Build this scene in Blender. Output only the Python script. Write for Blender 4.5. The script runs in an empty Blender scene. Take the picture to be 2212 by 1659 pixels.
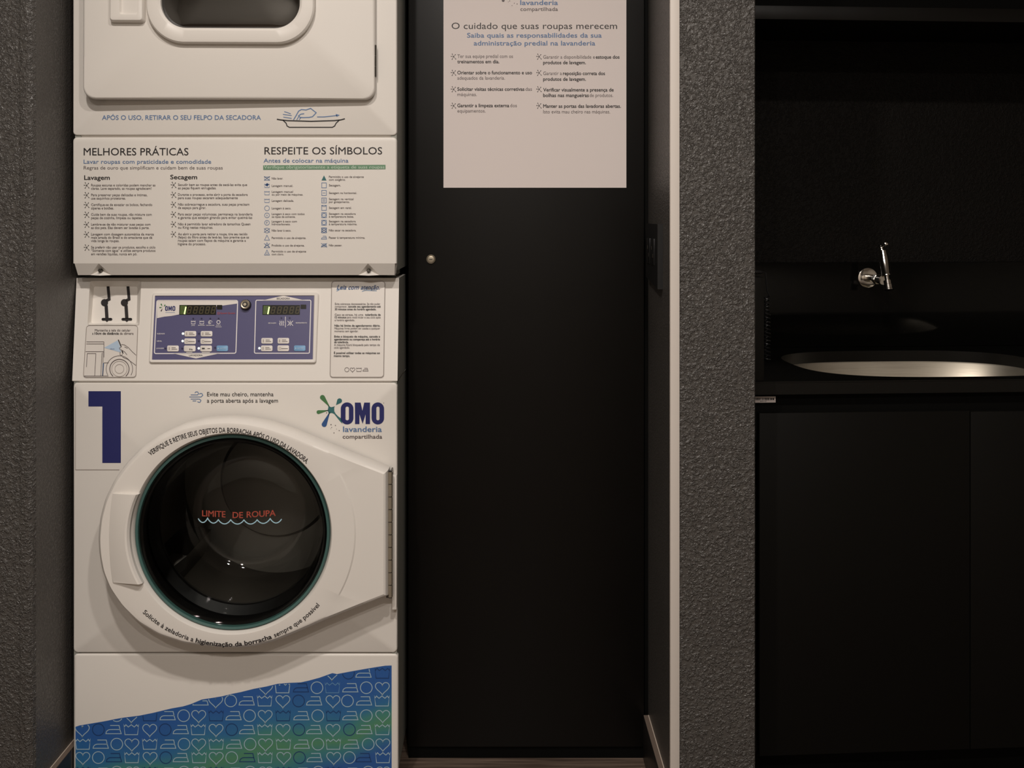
import bpy, bmesh, math, random
from mathutils import Vector, Matrix
from mathutils.geometry import tessellate_polygon

SC = bpy.context.scene
COL = SC.collection
random.seed(7)
PI = math.pi

# ---------------------------------------------------------------- camera
F = 2255.0            # focal length in pixels of the 2212 wide frame
VX, VY = 1085.0, 470.0
ZC = 1.217            # eye height
cd = bpy.data.cameras.new('camera')
cam = bpy.data.objects.new('camera', cd)
COL.objects.link(cam)
cam.location = (0, 0, ZC)
cam.rotation_euler = (PI / 2, 0, 0)
cd.sensor_width = 36.0
cd.lens = 36.0 * F / 2212.0
cd.shift_x = (1106.0 - VX) / 2212.0
cd.shift_y = (VY - 829.5) / 2212.0
cd.clip_start = 0.02
SC.camera = cam

# ---------------------------------------------------------------- world, lights, exposure
w = bpy.data.worlds.new('world')
SC.world = w
w.use_nodes = True
w.node_tree.nodes['Background'].inputs[0].default_value = (1.0, 0.9, 0.8, 1)
w.node_tree.nodes['Background'].inputs[1].default_value = 0.02
SC.view_settings.view_transform = 'Standard'
SC.view_settings.look = 'None'
SC.view_settings.exposure = 0.0
SC.view_settings.gamma = 1.0
SC.view_settings.use_curve_mapping = False


def downlight(name, loc, power, size=0.10, color=(1.0, 0.92, 0.85)):
    ld = bpy.data.lights.new(name, 'AREA')
    ld.shape = 'DISK'
    ld.size = size
    ld.energy = power
    ld.color = color
    o = bpy.data.objects.new(name, ld)
    o.location = loc
    COL.objects.link(o)
    return o


downlight('ceiling_downlight', (-0.55, 0.60, 2.66), 26.5)
downlight('ceiling_downlight', (0.24, 0.60, 2.66), 20.5)
downlight('ceiling_downlight', (-0.55, -1.10, 2.66), 25)
downlight('ceiling_downlight', (0.30, -1.10, 2.66), 24)


# ---------------------------------------------------------------- materials
def lin(c):
    out = []
    for x in c[:3]:
        x = x / 255.0
        out.append(x / 12.92 if x <= 0.04045 else ((x + 0.055) / 1.055) ** 2.4)
    return (out[0], out[1], out[2], 1.0)


def mat(name, rgb, rough=0.5, metal=0.0, spec=0.5, emit=None, estr=0.0, coat=0.0):
    m = bpy.data.materials.new(name)
    m.use_nodes = True
    b = m.node_tree.nodes['Principled BSDF']
    b.inputs['Base Color'].default_value = lin(rgb)
    b.inputs['Roughness'].default_value = rough
    b.inputs['Metallic'].default_value = metal
    b.inputs['Specular IOR Level'].default_value = spec
    if coat:
        b.inputs['Coat Weight'].default_value = coat
        b.inputs['Coat Roughness'].default_value = 0.15
    if emit:
        b.inputs['Emission Color'].default_value = lin(emit)
        b.inputs['Emission Strength'].default_value = estr
    return m


def nodes(m):
    nt = m.node_tree
    return nt, nt.nodes['Principled BSDF']


def N(nt, kind, **kw):
    n = nt.nodes.new(kind)
    for k, v in kw.items():
        setattr(n, k, v)
    return n


def ramp(nt, stops):
    r = N(nt, 'ShaderNodeValToRGB')
    el = r.color_ramp.elements
    el[0].position, el[0].color = stops[0][0], stops[0][1]
    el[1].position, el[1].color = stops[1][0], stops[1][1]
    for p, c in stops[2:]:
        e = el.new(p)
        e.color = c
    return r


def g(v):
    return (v, v, v, 1)


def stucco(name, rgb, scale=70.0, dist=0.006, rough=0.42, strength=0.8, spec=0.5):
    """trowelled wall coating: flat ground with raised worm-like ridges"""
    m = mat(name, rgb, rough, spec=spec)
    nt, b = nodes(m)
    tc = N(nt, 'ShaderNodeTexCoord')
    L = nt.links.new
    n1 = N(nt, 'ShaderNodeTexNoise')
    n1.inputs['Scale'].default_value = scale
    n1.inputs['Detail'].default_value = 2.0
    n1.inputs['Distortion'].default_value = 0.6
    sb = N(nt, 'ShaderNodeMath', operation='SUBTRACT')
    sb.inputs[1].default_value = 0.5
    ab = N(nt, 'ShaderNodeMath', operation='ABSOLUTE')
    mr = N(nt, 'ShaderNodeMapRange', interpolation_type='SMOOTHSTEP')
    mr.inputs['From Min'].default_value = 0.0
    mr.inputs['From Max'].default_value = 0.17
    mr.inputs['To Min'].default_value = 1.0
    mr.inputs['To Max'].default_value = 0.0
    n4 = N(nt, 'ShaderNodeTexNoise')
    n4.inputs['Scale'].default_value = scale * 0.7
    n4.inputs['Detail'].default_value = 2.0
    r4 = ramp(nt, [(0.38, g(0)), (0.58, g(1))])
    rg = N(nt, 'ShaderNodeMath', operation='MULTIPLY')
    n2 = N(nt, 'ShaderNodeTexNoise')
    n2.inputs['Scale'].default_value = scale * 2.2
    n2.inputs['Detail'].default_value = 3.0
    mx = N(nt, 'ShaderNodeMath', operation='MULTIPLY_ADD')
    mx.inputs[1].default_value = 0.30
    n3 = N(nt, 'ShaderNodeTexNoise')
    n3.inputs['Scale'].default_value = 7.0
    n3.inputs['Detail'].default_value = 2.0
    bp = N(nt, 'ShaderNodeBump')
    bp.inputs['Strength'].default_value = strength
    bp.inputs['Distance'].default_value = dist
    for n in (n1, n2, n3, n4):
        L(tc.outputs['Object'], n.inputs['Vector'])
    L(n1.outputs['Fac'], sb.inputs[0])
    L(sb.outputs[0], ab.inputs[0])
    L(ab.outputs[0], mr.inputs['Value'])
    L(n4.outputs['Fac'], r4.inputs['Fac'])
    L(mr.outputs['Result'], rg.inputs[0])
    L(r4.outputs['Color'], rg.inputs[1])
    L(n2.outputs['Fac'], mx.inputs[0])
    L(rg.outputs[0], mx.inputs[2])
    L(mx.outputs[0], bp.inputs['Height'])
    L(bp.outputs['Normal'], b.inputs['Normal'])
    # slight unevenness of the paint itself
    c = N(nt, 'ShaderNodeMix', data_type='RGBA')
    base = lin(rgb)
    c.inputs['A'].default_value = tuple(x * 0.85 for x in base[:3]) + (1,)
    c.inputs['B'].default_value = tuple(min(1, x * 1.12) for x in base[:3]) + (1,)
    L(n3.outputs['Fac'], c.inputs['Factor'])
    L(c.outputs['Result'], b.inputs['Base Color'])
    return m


def speckle(name, rgb, rgb2, scale=260.0, rough=0.12, thr=0.70, spec=0.5):
    """polished granite: black ground with sparse pale flecks"""
    m = mat(name, rgb, rough, spec=spec)
    nt, b = nodes(m)
    tc = N(nt, 'ShaderNodeTexCoord')
    n1 = N(nt, 'ShaderNodeTexNoise')
    n1.inputs['Scale'].default_value = scale
    n1.inputs['Detail'].default_value = 3
    r1 = ramp(nt, [(thr - 0.14, lin(rgb)), (thr + 0.05, lin(rgb2))])
    L = nt.links.new
    L(tc.outputs['Object'], n1.inputs['Vector'])
    L(n1.outputs['Fac'], r1.inputs['Fac'])
    L(r1.outputs['Color'], b.inputs['Base Color'])
    return m


def scuffed(name, rgb, rough=0.4, spec=0.5, amount=0.12):
    """plain laminate or enamel with uneven gloss"""
    m = mat(name, rgb, rough, spec=spec)
    nt, b = nodes(m)
    tc = N(nt, 'ShaderNodeTexCoord')
    n1 = N(nt, 'ShaderNodeTexNoise')
    n1.inputs['Scale'].default_value = 5
    n1.inputs['Detail'].default_value = 5
    mr = N(nt, 'ShaderNodeMapRange')
    mr.inputs['To Min'].default_value = rough - amount
    mr.inputs['To Max'].default_value = rough + amount
    nt.links.new(tc.outputs['Object'], n1.inputs['Vector'])
    nt.links.new(n1.outputs['Fac'], mr.inputs['Value'])
    nt.links.new(mr.outputs['Result'], b.inputs['Roughness'])
    return m


def brushed(name, rgb, rough=0.3, metal=1.0):
    m = mat(name, rgb, rough, metal)
    nt, b = nodes(m)
    tc = N(nt, 'ShaderNodeTexCoord')
    mp = N(nt, 'ShaderNodeMapping')
    mp.inputs['Scale'].default_value = (4, 4, 400)
    n1 = N(nt, 'ShaderNodeTexNoise')
    n1.inputs['Scale'].default_value = 3
    mr = N(nt, 'ShaderNodeMapRange')
    mr.inputs['To Min'].default_value = rough - 0.08
    mr.inputs['To Max'].default_value = rough + 0.12
    L = nt.links.new
    L(tc.outputs['Object'], mp.inputs['Vector'])
    L(mp.outputs['Vector'], n1.inputs['Vector'])
    L(n1.outputs['Fac'], mr.inputs['Value'])
    L(mr.outputs['Result'], b.inputs['Roughness'])
    return m


def thin_glass(name, tint=(235, 240, 238), rough=0.02, refl=1.0):
    """thin clear shell: see-through with Fresnel reflection"""
    m = bpy.data.materials.new(name)
    m.use_nodes = True
    nt = m.node_tree
    nt.nodes.clear()
    out = N(nt, 'ShaderNodeOutputMaterial')
    tr = N(nt, 'ShaderNodeBsdfTransparent')
    tr.inputs['Color'].default_value = lin(tint)
    gl = N(nt, 'ShaderNodeBsdfGlossy')
    gl.inputs['Roughness'].default_value = rough
    fr = N(nt, 'ShaderNodeFresnel')
    fr.inputs['IOR'].default_value = 1.5
    mu = N(nt, 'ShaderNodeMath', operation='MULTIPLY')
    mu.inputs[1].default_value = refl
    mx = N(nt, 'ShaderNodeMixShader')
    L = nt.links.new
    L(fr.outputs[0], mu.inputs[0])
    L(mu.outputs[0], mx.inputs[0])
    L(tr.outputs[0], mx.inputs[1])
    L(gl.outputs[0], mx.inputs[2])
    L(mx.outputs[0], out.inputs[0])
    return m


M = {}
M['enamel'] = scuffed('white_enamel', (226, 221, 214), 0.36, 0.45, 0.05)
M['plastic'] = mat('white_plastic', (228, 223, 216), 0.38, spec=0.45)
M['side'] = mat('side_steel_paint', (150, 150, 142), 0.45)
M['film'] = mat('white_vinyl', (222, 216, 209), 0.32)
M['paper'] = mat('poster_paper', (222, 212, 208), 0.6, spec=0.25)
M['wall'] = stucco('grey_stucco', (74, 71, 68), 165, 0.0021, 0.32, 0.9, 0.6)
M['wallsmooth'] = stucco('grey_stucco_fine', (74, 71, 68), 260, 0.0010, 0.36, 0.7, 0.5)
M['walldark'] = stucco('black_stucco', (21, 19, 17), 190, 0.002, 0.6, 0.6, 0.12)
M['ceil'] = mat('ceiling_paint', (200, 196, 190), 0.8)
M['roompaint'] = mat('room_paint', (206, 200, 190), 0.8)
M['black'] = scuffed('black_laminate', (11, 9, 7), 0.42, 0.24, 0.06)
M['blackmatte'] = mat('black_matte', (7, 7, 6), 0.7, spec=0.08)
M['blackplastic'] = mat('black_plastic', (16, 16, 17), 0.4)
M['blackbase'] = scuffed('black_laminate_doors', (12, 11, 9), 0.5, 0.12, 0.06)
M['satin'] = mat('satin_metal', (178, 168, 150), 0.36, 0.75)
M['board'] = scuffed('baseboard_black', (34, 31, 29), 0.35, 0.5, 0.1)
M['boardtop'] = mat('baseboard_dust', (104, 90, 80), 0.7)  # paler grey-brown for the top face of the skirting boards
M['trim'] = scuffed('white_trim', (214, 206, 198), 0.45, 0.4, 0.06)
M['granite'] = speckle('black_granite', (9, 9, 8), (44, 42, 38), 420, 0.10, 0.80, 0.18)
M['granite_raw'] = speckle('granite_edge', (17, 16, 14), (78, 74, 66), 380, 0.4, 0.80, 0.22)
M['steel'] = brushed('brushed_steel', (222, 214, 198), 0.46)
M['chrome'] = mat('chrome', (232, 228, 222), 0.13, 1.0)
M['caulk'] = mat('caulk', (196, 182, 168), 0.6)
M['darkmetal'] = mat('dark_metal', (92, 88, 82), 0.35, 1.0)
M['drum'] = mat('drum_steel', (146, 141, 135), 0.46, 1.0)
M['rubber'] = mat('door_rubber', (15, 14, 14), 0.5, spec=0.3)
M['teal'] = mat('teal_rim', (66, 100, 96), 0.15, spec=0.6)
M['glass'] = thin_glass('door_glass', (232, 234, 232), 0.03)
M['smoked'] = thin_glass('smoked_glass', (165, 155, 142), 0.04, 4.5)
M['ink'] = mat('ink_black', (30, 26, 28), 0.5)
M['inkgrey'] = mat('ink_grey', (92, 82, 82), 0.5)
M['inkblue'] = mat('ink_slate_blue', (92, 122, 164), 0.5)
M['inksky'] = mat('ink_sky_blue', (96, 142, 186), 0.5)
M['navy'] = mat('ink_navy', (38, 42, 100), 0.42)
M['green'] = mat('ink_green', (74, 122, 76), 0.5)
M['tealink'] = mat('ink_teal', (52, 108, 110), 0.5)
M['blueink'] = mat('ink_blue', (44, 82, 136), 0.5)
M['greenbar'] = mat('ink_green_bar', (104, 142, 112), 0.5)
M['greenpale'] = mat('ink_pale_green', (196, 216, 196), 0.5)
M['paleblue'] = mat('ink_pale_blue', (176, 196, 216), 0.5)
M['line'] = mat('ink_line_grey', (140, 130, 124), 0.5)
M['panelblue'] = mat('overlay_blue', (86, 84, 122), 0.34)
M['white'] = mat('print_white', (232, 228, 228), 0.4)
M['btnblue'] = mat('button_blue', (120, 166, 206), 0.4)
M['btn'] = mat('button_white', (226, 220, 214), 0.4)
M['red'] = mat('ink_red', (176, 70, 74), 0.5)
M['redglass'] = mat('ink_red_on_glass', (168, 74, 58), 0.5)
M['waveblue'] = mat('ink_wave_blue', (170, 210, 226), 0.5)
M['lcd'] = mat('display_dark', (26, 24, 18), 0.25)
M['lcddim'] = mat('display_dim_segment', (84, 76, 48), 0.4)
M['lcdglow'] = mat('display_green_cell', (58, 76, 30), 0.4, emit=(90, 140, 30), estr=0.15)
M['lit'] = mat('display_lit_segment', (230, 255, 170), 0.4, emit=(225, 255, 160), estr=1.1)
M['led'] = mat('led_lit', (240, 255, 235), 0.4, emit=(240, 255, 232), estr=0.9)
M['leddark'] = mat('led_dark', (40, 36, 72), 0.4)
M['slot'] = mat('slot_dark', (24, 18, 18), 0.6)
M['floor'] = None


def floor_mat():
    m = mat('floor_planks', (92, 78, 68), 0.4)
    nt, b = nodes(m)
    tc = N(nt, 'ShaderNodeTexCoord')
    mp = N(nt, 'ShaderNodeMapping')
    mp.inputs['Scale'].default_value = (1.2, 26, 1)
    n1 = N(nt, 'ShaderNodeTexNoise')
    n1.inputs['Scale'].default_value = 4
    n1.inputs['Detail'].default_value = 6
    r = ramp(nt, [(0.3, lin((62, 50, 44))), (0.7, lin((118, 102, 90)))])
    L = nt.links.new
    L(tc.outputs['Object'], mp.inputs['Vector'])
    L(mp.outputs['Vector'], n1.inputs['Vector'])
    L(n1.outputs['Fac'], r.inputs['Fac'])
    L(r.outputs['Color'], b.inputs['Base Color'])
    return m


M['floor'] = floor_mat()


def decal_mat():
    """printed vinyl: patches of blue running into green"""
    m = mat('printed_vinyl', (50, 90, 140), 0.34)
    nt, b = nodes(m)
    tc = N(nt, 'ShaderNodeTexCoord')
    sp = N(nt, 'ShaderNodeSeparateXYZ')
    m1 = N(nt, 'ShaderNodeMath', operation='MULTIPLY_ADD')      # distance below the torn edge
    m1.inputs[1].default_value = 0.195
    m1.inputs[2].default_value = 0.209
    m2 = N(nt, 'ShaderNodeMath', operation='SUBTRACT')
    n1 = N(nt, 'ShaderNodeTexNoise')
    n1.inputs['Scale'].default_value = 5.5
    n1.inputs['Detail'].default_value = 1.5
    m3 = N(nt, 'ShaderNodeMath', operation='MULTIPLY_ADD')
    m3.inputs[1].default_value = 0.16
    m4 = N(nt, 'ShaderNodeMath', operation='MULTIPLY_ADD')
    m4.inputs[1].default_value = 4.2
    m4.inputs[2].default_value = -0.34
    r = ramp(nt, [(0.10, lin((44, 92, 160))), (0.30, lin((48, 108, 156))),
                  (0.42, lin((66, 130, 126))), (0.54, lin((80, 136, 104))), (0.66, lin((60, 124, 132))), (0.86, lin((44, 90, 156)))])
    L = nt.links.new
    L(tc.outputs['Object'], sp.inputs[0])
    L(sp.outputs['X'], m1.inputs[0])
    L(m1.outputs[0], m2.inputs[0])
    L(sp.outputs['Z'], m2.inputs[1])
    L(tc.outputs['Object'], n1.inputs['Vector'])
    L(n1.outputs['Fac'], m3.inputs[0])
    L(m2.outputs[0], m3.inputs[2])
    L(m3.outputs[0], m4.inputs[0])
    L(m4.outputs[0], r.inputs['Fac'])
    L(r.outputs['Color'], b.inputs['Base Color'])
    return m


M['decal'] = decal_mat()
M['iconpale'] = mat('icon_pale', (164, 190, 204), 0.4)
M['icondark'] = mat('icon_dark', (30, 62, 112), 0.4)


# ---------------------------------------------------------------- mesh helpers
class MB:
    def __init__(self):
        self.v, self.f, self.mi, self.mats = [], [], [], []

    def _m(self, m):
        if m not in self.mats:
            self.mats.append(m)
        return self.mats.index(m)

    def add(self, verts, faces, m):
        o = len(self.v)
        k = self._m(m)
        self.v += [tuple(p) for p in verts]
        for f in faces:
            self.f.append([i + o for i in f])
            self.mi.append(k)

    def face(self, pts, m):
        self.add(pts, [list(range(len(pts)))], m)

    def box(self, a, b, m, r=0.0, seg=2):
        x0, y0, z0 = (min(a[i], b[i]) for i in range(3))
        x1, y1, z1 = (max(a[i], b[i]) for i in range(3))
        if r <= 0:
            vs = [(x0, y0, z0), (x1, y0, z0), (x1, y1, z0), (x0, y1, z0),
                  (x0, y0, z1), (x1, y0, z1), (x1, y1, z1), (x0, y1, z1)]
            self.add(vs, [(0, 3, 2, 1), (4, 5, 6, 7), (0, 1, 5, 4), (1, 2, 6, 5), (2, 3, 7, 6), (3, 0, 4, 7)], m)
            return
        bm = bmesh.new()
        bmesh.ops.create_cube(bm, size=1)
        for v in bm.verts:
            v.co = Vector((x0 + (v.co.x + .5) * (x1 - x0), y0 + (v.co.y + .5) * (y1 - y0), z0 + (v.co.z + .5) * (z1 - z0)))
        bmesh.ops.bevel(bm, geom=bm.edges[:], offset=r, segments=seg, profile=0.5, affect='EDGES')
        bm.verts.index_update()
        self.add([v.co[:] for v in bm.verts], [[v.index for v in f.verts] for f in bm.faces], m)
        bm.free()

    def loft(self, rings, m, cap0=False, cap1=False, closed=True):
        n = len(rings[0])
        vs = [p for r in rings for p in r]
        fs = []
        for k in range(len(rings) - 1):
            for i in range(n if closed else n - 1):
                j = (i + 1) % n
                fs.append((k * n + i, k * n + j, (k + 1) * n + j, (k + 1) * n + i))
        if cap0:
            fs.append(list(range(n))[::-1])
        if cap1:
            fs.append([(len(rings) - 1) * n + i for i in range(n)])
        self.add(vs, fs, m)

    def tube(self, path, rad, m, seg=12, caps=True):
        path = [Vector(p) for p in path]
        if not isinstance(rad, (list, tuple)):
            rad = [rad] * len(path)
        rings = []
        up = None
        for i, p in enumerate(path):
            d = (path[min(i + 1, len(path) - 1)] - path[max(i - 1, 0)]).normalized()
            if up is None:
                up = Vector((0, 0, 1)) if abs(d.z) < 0.9 else Vector((1, 0, 0))
            a = d.cross(up).normalized()
            up = a.cross(d).normalized()
            rings.append([tuple(p + rad[i] * (math.cos(t) * a + math.sin(t) * up))
                          for t in (2 * PI * k / seg for k in range(seg))])
        self.loft(rings, m, caps, caps)

    def disc_stack(self, c, axis, prof, m, seg=32):
        """lathe along an axis: prof = [(distance, radius)...]"""
        c, d = Vector(c), Vector(axis).normalized()
        up = Vector((0, 0, 1)) if abs(d.z) < 0.9 else Vector((1, 0, 0))
        a = d.cross(up).normalized()
        b = a.cross(d).normalized()
        rings = []
        for s, r in prof:
            r = max(r, 1e-5)
            rings.append([tuple(c + d * s + r * (math.cos(t) * a + math.sin(t) * b))
                          for t in (2 * PI * k / seg for k in range(seg))])
        self.loft(rings, m, True, True)

    # ---- flat printing; surf maps (px, py) to a point
    def poly(self, pts, m, surf, holes=()):
        loops = [[Vector((p[0], p[1], 0)) for p in pts]] + [[Vector((p[0], p[1], 0)) for p in h] for h in holes]
        flat = [p for l in loops for p in l]
        tris = tessellate_polygon(loops)
        self.add([surf(p.x, p.y) for p in flat], [list(t) for t in tris], m)

    def stroke(self, pts, wd, m, surf, closed=False):
        n = len(pts)
        P = [Vector((p[0], p[1])) for p in pts]
        L, R = [], []
        for i in range(n):
            if closed:
                a, b = P[i - 1], P[(i + 1) % n]
            else:
                a, b = P[max(i - 1, 0)], P[min(i + 1, n - 1)]
            d0 = P[i] - a
            d1 = b - P[i]
            d0 = d0.normalized() if d0.length > 1e-9 else d1.normalized()
            d1 = d1.normalized() if d1.length > 1e-9 else d0
            t = d0 + d1
            t = t.normalized() if t.length > 1e-6 else d0
            nn = Vector((-t.y, t.x))
            k = max(0.45, abs(nn.dot(Vector((-d0.y, d0.x)))))
            o = nn * (wd / 2 / k)
            L.append(P[i] + o)
            R.append(P[i] - o)
        vs = [surf(p.x, p.y) for p in L] + [surf(p.x, p.y) for p in R]
        fs = []
        for i in range(n if closed else n - 1):
            j = (i + 1) % n
            fs.append((i, j, n + j, n + i))
        self.add(vs, fs, m)

    def dot(self, x, y, r, m, surf, n=14):
        self.poly(circ(x, y, r, n=n), m, surf)

    def build(self, name, parent=None, org=None, angle=32, recalc=True):
        me = bpy.data.meshes.new(name)
        if org is None:
            org = ORG.get(parent.name, Vector((0, 0, 0))) if parent else Vector((0, 0, 0))
        me.from_pydata([(p[0] - org[0], p[1] - org[1], p[2] - org[2]) for p in self.v], [], self.f)
        for k in self.mats:
            me.materials.append(M[k])
        me.polygons.foreach_set('material_index', self.mi)
        if recalc:
            bm = bmesh.new()
            bm.from_mesh(me)
            bmesh.ops.recalc_face_normals(bm, faces=bm.faces)
            bm.to_mesh(me)
            bm.free()
        me.polygons.foreach_set('use_smooth', [True] * len(me.polygons))
        me.set_sharp_from_angle(angle=math.radians(angle))
        me.update()
        o = bpy.data.objects.new(name, me)
        COL.objects.link(o)
        if parent:
            o.parent = parent
        ORG[o.name] = Vector(org)
        return o


ORG = {}


def tag(o, label=None, cat=None, group=None, kind=None):
    if label:
        o['label'] = label
    if cat:
        o['category'] = cat
    if group:
        o['group'] = group
    if kind:
        o['kind'] = kind
    return o


def thing(name, base, label, cat, group=None, frame=None):
    """an Empty at the base of the thing; frame = (origin, angle) of a turned frame"""
    o = bpy.data.objects.new(name, None)
    o.empty_display_size = 0.05
    COL.objects.link(o)
    base = Vector(base)
    ORG[o.name] = base
    place(o, base, frame)
    return tag(o, label, cat, group)


def place(o, base, frame=None):
    if frame:
        (ox, oy), a = frame
        o.location = (ox + base[0] * math.cos(a) - base[1] * math.sin(a), oy + base[0] * math.sin(a) + base[1] * math.cos(a), base[2])
        o.rotation_euler = (0, 0, a)
    else:
        o.location = base


def structure(o):
    o['kind'] = 'structure'
    return o


# ---------------------------------------------------------------- picture geometry
def ray(px, py, Y):
    return ((px - VX) * Y / F, Y, ZC + (VY - py) * Y / F)


def plane(Y):
    return lambda px, py: ray(px, py, Y)


def circ(x, y, r, ry=None, n=28, a0=0.0, a1=2 * PI, open_=False):
    ry = ry or r
    k = n - 1 if open_ else n
    return [(x + r * math.cos(a0 + (a1 - a0) * i / k), y + ry * math.sin(a0 + (a1 - a0) * i / k)) for i in range(n)]


def rrect(x0, y0, x1, y1, r, n=6):
    out = []
    for cx, cy, a in ((x1 - r, y0 + r, -PI / 2), (x1 - r, y1 - r, 0), (x0 + r, y1 - r, PI / 2), (x0 + r, y0 + r, PI)):
        for k in range(n + 1):
            t = a + PI / 2 * k / n
            out.append((cx + r * math.cos(t), cy + r * math.sin(t)))
    return out


def rquad(tl, tr, br, bl, r=0.0, n=5):
    """four sided outline with rounded corners"""
    P = [Vector(p) for p in (tl, tr, br, bl)]
    if r <= 0:
        return [tuple(p) for p in P]
    out = []
    for i in range(4):
        a, p, b = P[i - 1], P[i], P[(i + 1) % 4]
        s = p + (a - p).normalized() * r
        e = p + (b - p).normalized() * r
        for k in range(n + 1):
            t = k / n
            q = s * (1 - t) ** 2 + p * 2 * t * (1 - t) + e * t * t
            out.append((q.x, q.y))
    return out


def solid(mb, outline, Yb, Yf, m, e=0.002, seg=3, scaleY=None):
    """a slab whose outline (world x,z) has a rounded front edge; Yf is the front"""
    cx = sum(p[0] for p in outline) / len(outline)
    n = len(outline)
    rings = [[(p[0], Yb, p[1]) for p in outline], [(p[0], Yf + e, p[1]) for p in outline]]
    nor = []
    area = sum(outline[i - 1][0] * outline[i][1] - outline[i][0] * outline[i - 1][1] for i in range(n))
    s = 1 if area > 0 else -1
    for i in range(n):
        d = Vector(outline[(i + 1) % n]) - Vector(outline[i - 1])
        d.normalize()
        nor.append((d.y * s, -d.x * s))
    for k in range(1, seg + 1):
        t = PI / 2 * k / seg
        ins = e * (1 - math.cos(t))
        rings.append([(p[0] - q[0] * ins, Yf + e * (1 - math.sin(t)), p[1] - q[1] * ins) for p, q in zip(outline, nor)])
    mb.loft(rings, m, True, True)
    return rings[-1]


def wl(pts, Y):
    """pixel outline on the plane Y as world (x, z)"""
    return [(ray(p[0], p[1], Y)[0], ray(p[0], p[1], Y)[2]) for p in pts]


# ---------------------------------------------------------------- lettering
_tc = {}


def glyphs(s, bold=0.0, shear=0.0):
    key = (s, bold, shear)
    if key in _tc:
        return _tc[key]
    cu = bpy.data.curves.new('lettering', 'FONT')
    cu.body = s
    cu.size = 1
    cu.resolution_u = 3
    cu.offset = bold
    cu.shear = shear
    cu.fill_mode = 'FRONT'
    o = bpy.data.objects.new('lettering', cu)
    me = bpy.data.meshes.new_from_object(o)
    vs = [(v.co.x, v.co.y) for v in me.vertices]
    fs = [list(p.vertices) for p in me.polygons]
    bpy.data.meshes.remove(me)
    bpy.data.objects.remove(o)
    bpy.data.curves.remove(cu)
    _tc[key] = (vs, fs)
    return _tc[key]


_h = glyphs('H')[0]
CAP = max(p[1] for p in _h)


def overprint(bold):
    """heavier lettering: the same line printed again a hair to each side"""
    if bold <= 0.001:
        return ((0, 0),)
    k = bold * 0.9
    return ((-k, 0), (k, 0), (0, k * .6), (0, -k * .6))


def lift(p, k):
    return (p[0], p[1] - .00008 * k, p[2])


def text(mb, s, x0, x1, base, cap, m, surf, bold=0.0, shear=0.0, dy=0.0):
    """one line from x0 to x1 (pixels) on a baseline, capital height cap; dy tilts the line"""
    vs, fs = glyphs(s, 0.0, shear)
    if not vs:
        return
    a = min(p[0] for p in vs)
    b = max(p[0] for p in vs)
    sx = (x1 - x0) / (b - a)
    sy = cap / CAP
    for k, (ox, oy) in enumerate(overprint(bold)):
        mb.add([lift(surf(x0 + (p[0] - a + ox) * sx, base - (p[1] + oy) * sy + dy * (p[0] - a) / (b - a)), k) for p in vs], fs, m)


def arc_text(mb, s, cx, cy, r, a0, a1, cap, m, surf, bold=0.0, inside=False):
    """lettering bent round a circle from angle a0 to a1 (degrees, 0 = right, 90 = up)"""
    vs, fs = glyphs(s)
    a = min(p[0] for p in vs)
    b = max(p[0] for p in vs)
    sy = cap / CAP
    for k, (ox, oy) in enumerate(overprint(bold)):
        out = []
        for p in vs:
            t = math.radians(a0 + (a1 - a0) * (p[0] - a + ox) / (b - a))
            rr = r + (-(p[1] + oy) if inside else p[1] + oy) * sy
            out.append(lift(surf(cx + rr * math.cos(t), cy - rr * math.sin(t)), k))
        mb.add(out, fs, m)


# ---------------------------------------------------------------- little drawings
def heart(x, y, s):
    pts = []
    for k in range(30):
        t = 2 * PI * k / 30
        hx = 16 * math.sin(t) ** 3
        hy = 13 * math.cos(t) - 5 * math.cos(2 * t) - 2 * math.cos(3 * t) - math.cos(4 * t)
        pts.append((x + hx / 32 * s, y - hy / 32 * s))
    return pts


def tub(x, y, s):
    h = s * .34
    a = s * .5
    top = [(x - a, y - h), (x - a * .93, y - h * .55), (x - a * .72, y - h * .95), (x - a * .4, y - h * .5), (x, y - h * .95),
           (x + a * .4, y - h * .5), (x + a * .72, y - h * .95), (x + a * .93, y - h * .55), (x + a, y - h)]
    return top + [(x + a * .84, y + h), (x - a * .84, y + h)]


def iron(x, y, s):
    """sole and body outline, then the handle"""
    f = lambda pts: [(x + a * s, y + c * s) for a, c in pts]
    return (f([(-.5, .27), (-.47, .14), (-.40, .06), (-.30, .01), (-.18, 0), (.42, 0), (.5, .27)]), f([(-.22, -.27), (.36, -.27), (.42, 0)]))


def icon(mb, kind, x, y, s, wd, m, surf):
    if kind == 'h':
        mb.stroke(heart(x, y, s * .92), wd, m, surf, True)
    elif kind == 'c':
        mb.stroke(circ(x, y, s * .40, n=24), wd, m, surf, True)
    elif kind == 't':
        mb.stroke(tub(x, y, s * .98), wd, m, surf, True)
    elif kind == 'i':
        a, c = iron(x, y, s)
        mb.stroke(a, wd, m, surf, True)
        mb.stroke(c, wd, m, surf)


def splat(mb, x, y, s, m, surf):
    for a, r in ((118, .62), (52, .55), (172, .5), (238, .6), (312, .62)):
        t = math.radians(a)
        ex, ey = x + s * r * math.cos(t), y - s * r * math.sin(t)
        mb.stroke([(x, y), (ex, ey)], s * .065, m, surf)
        mb.dot(ex, ey, s * .095, m, surf, 7)
    mb.dot(x, y, s * .10, m, surf, 7)


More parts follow.
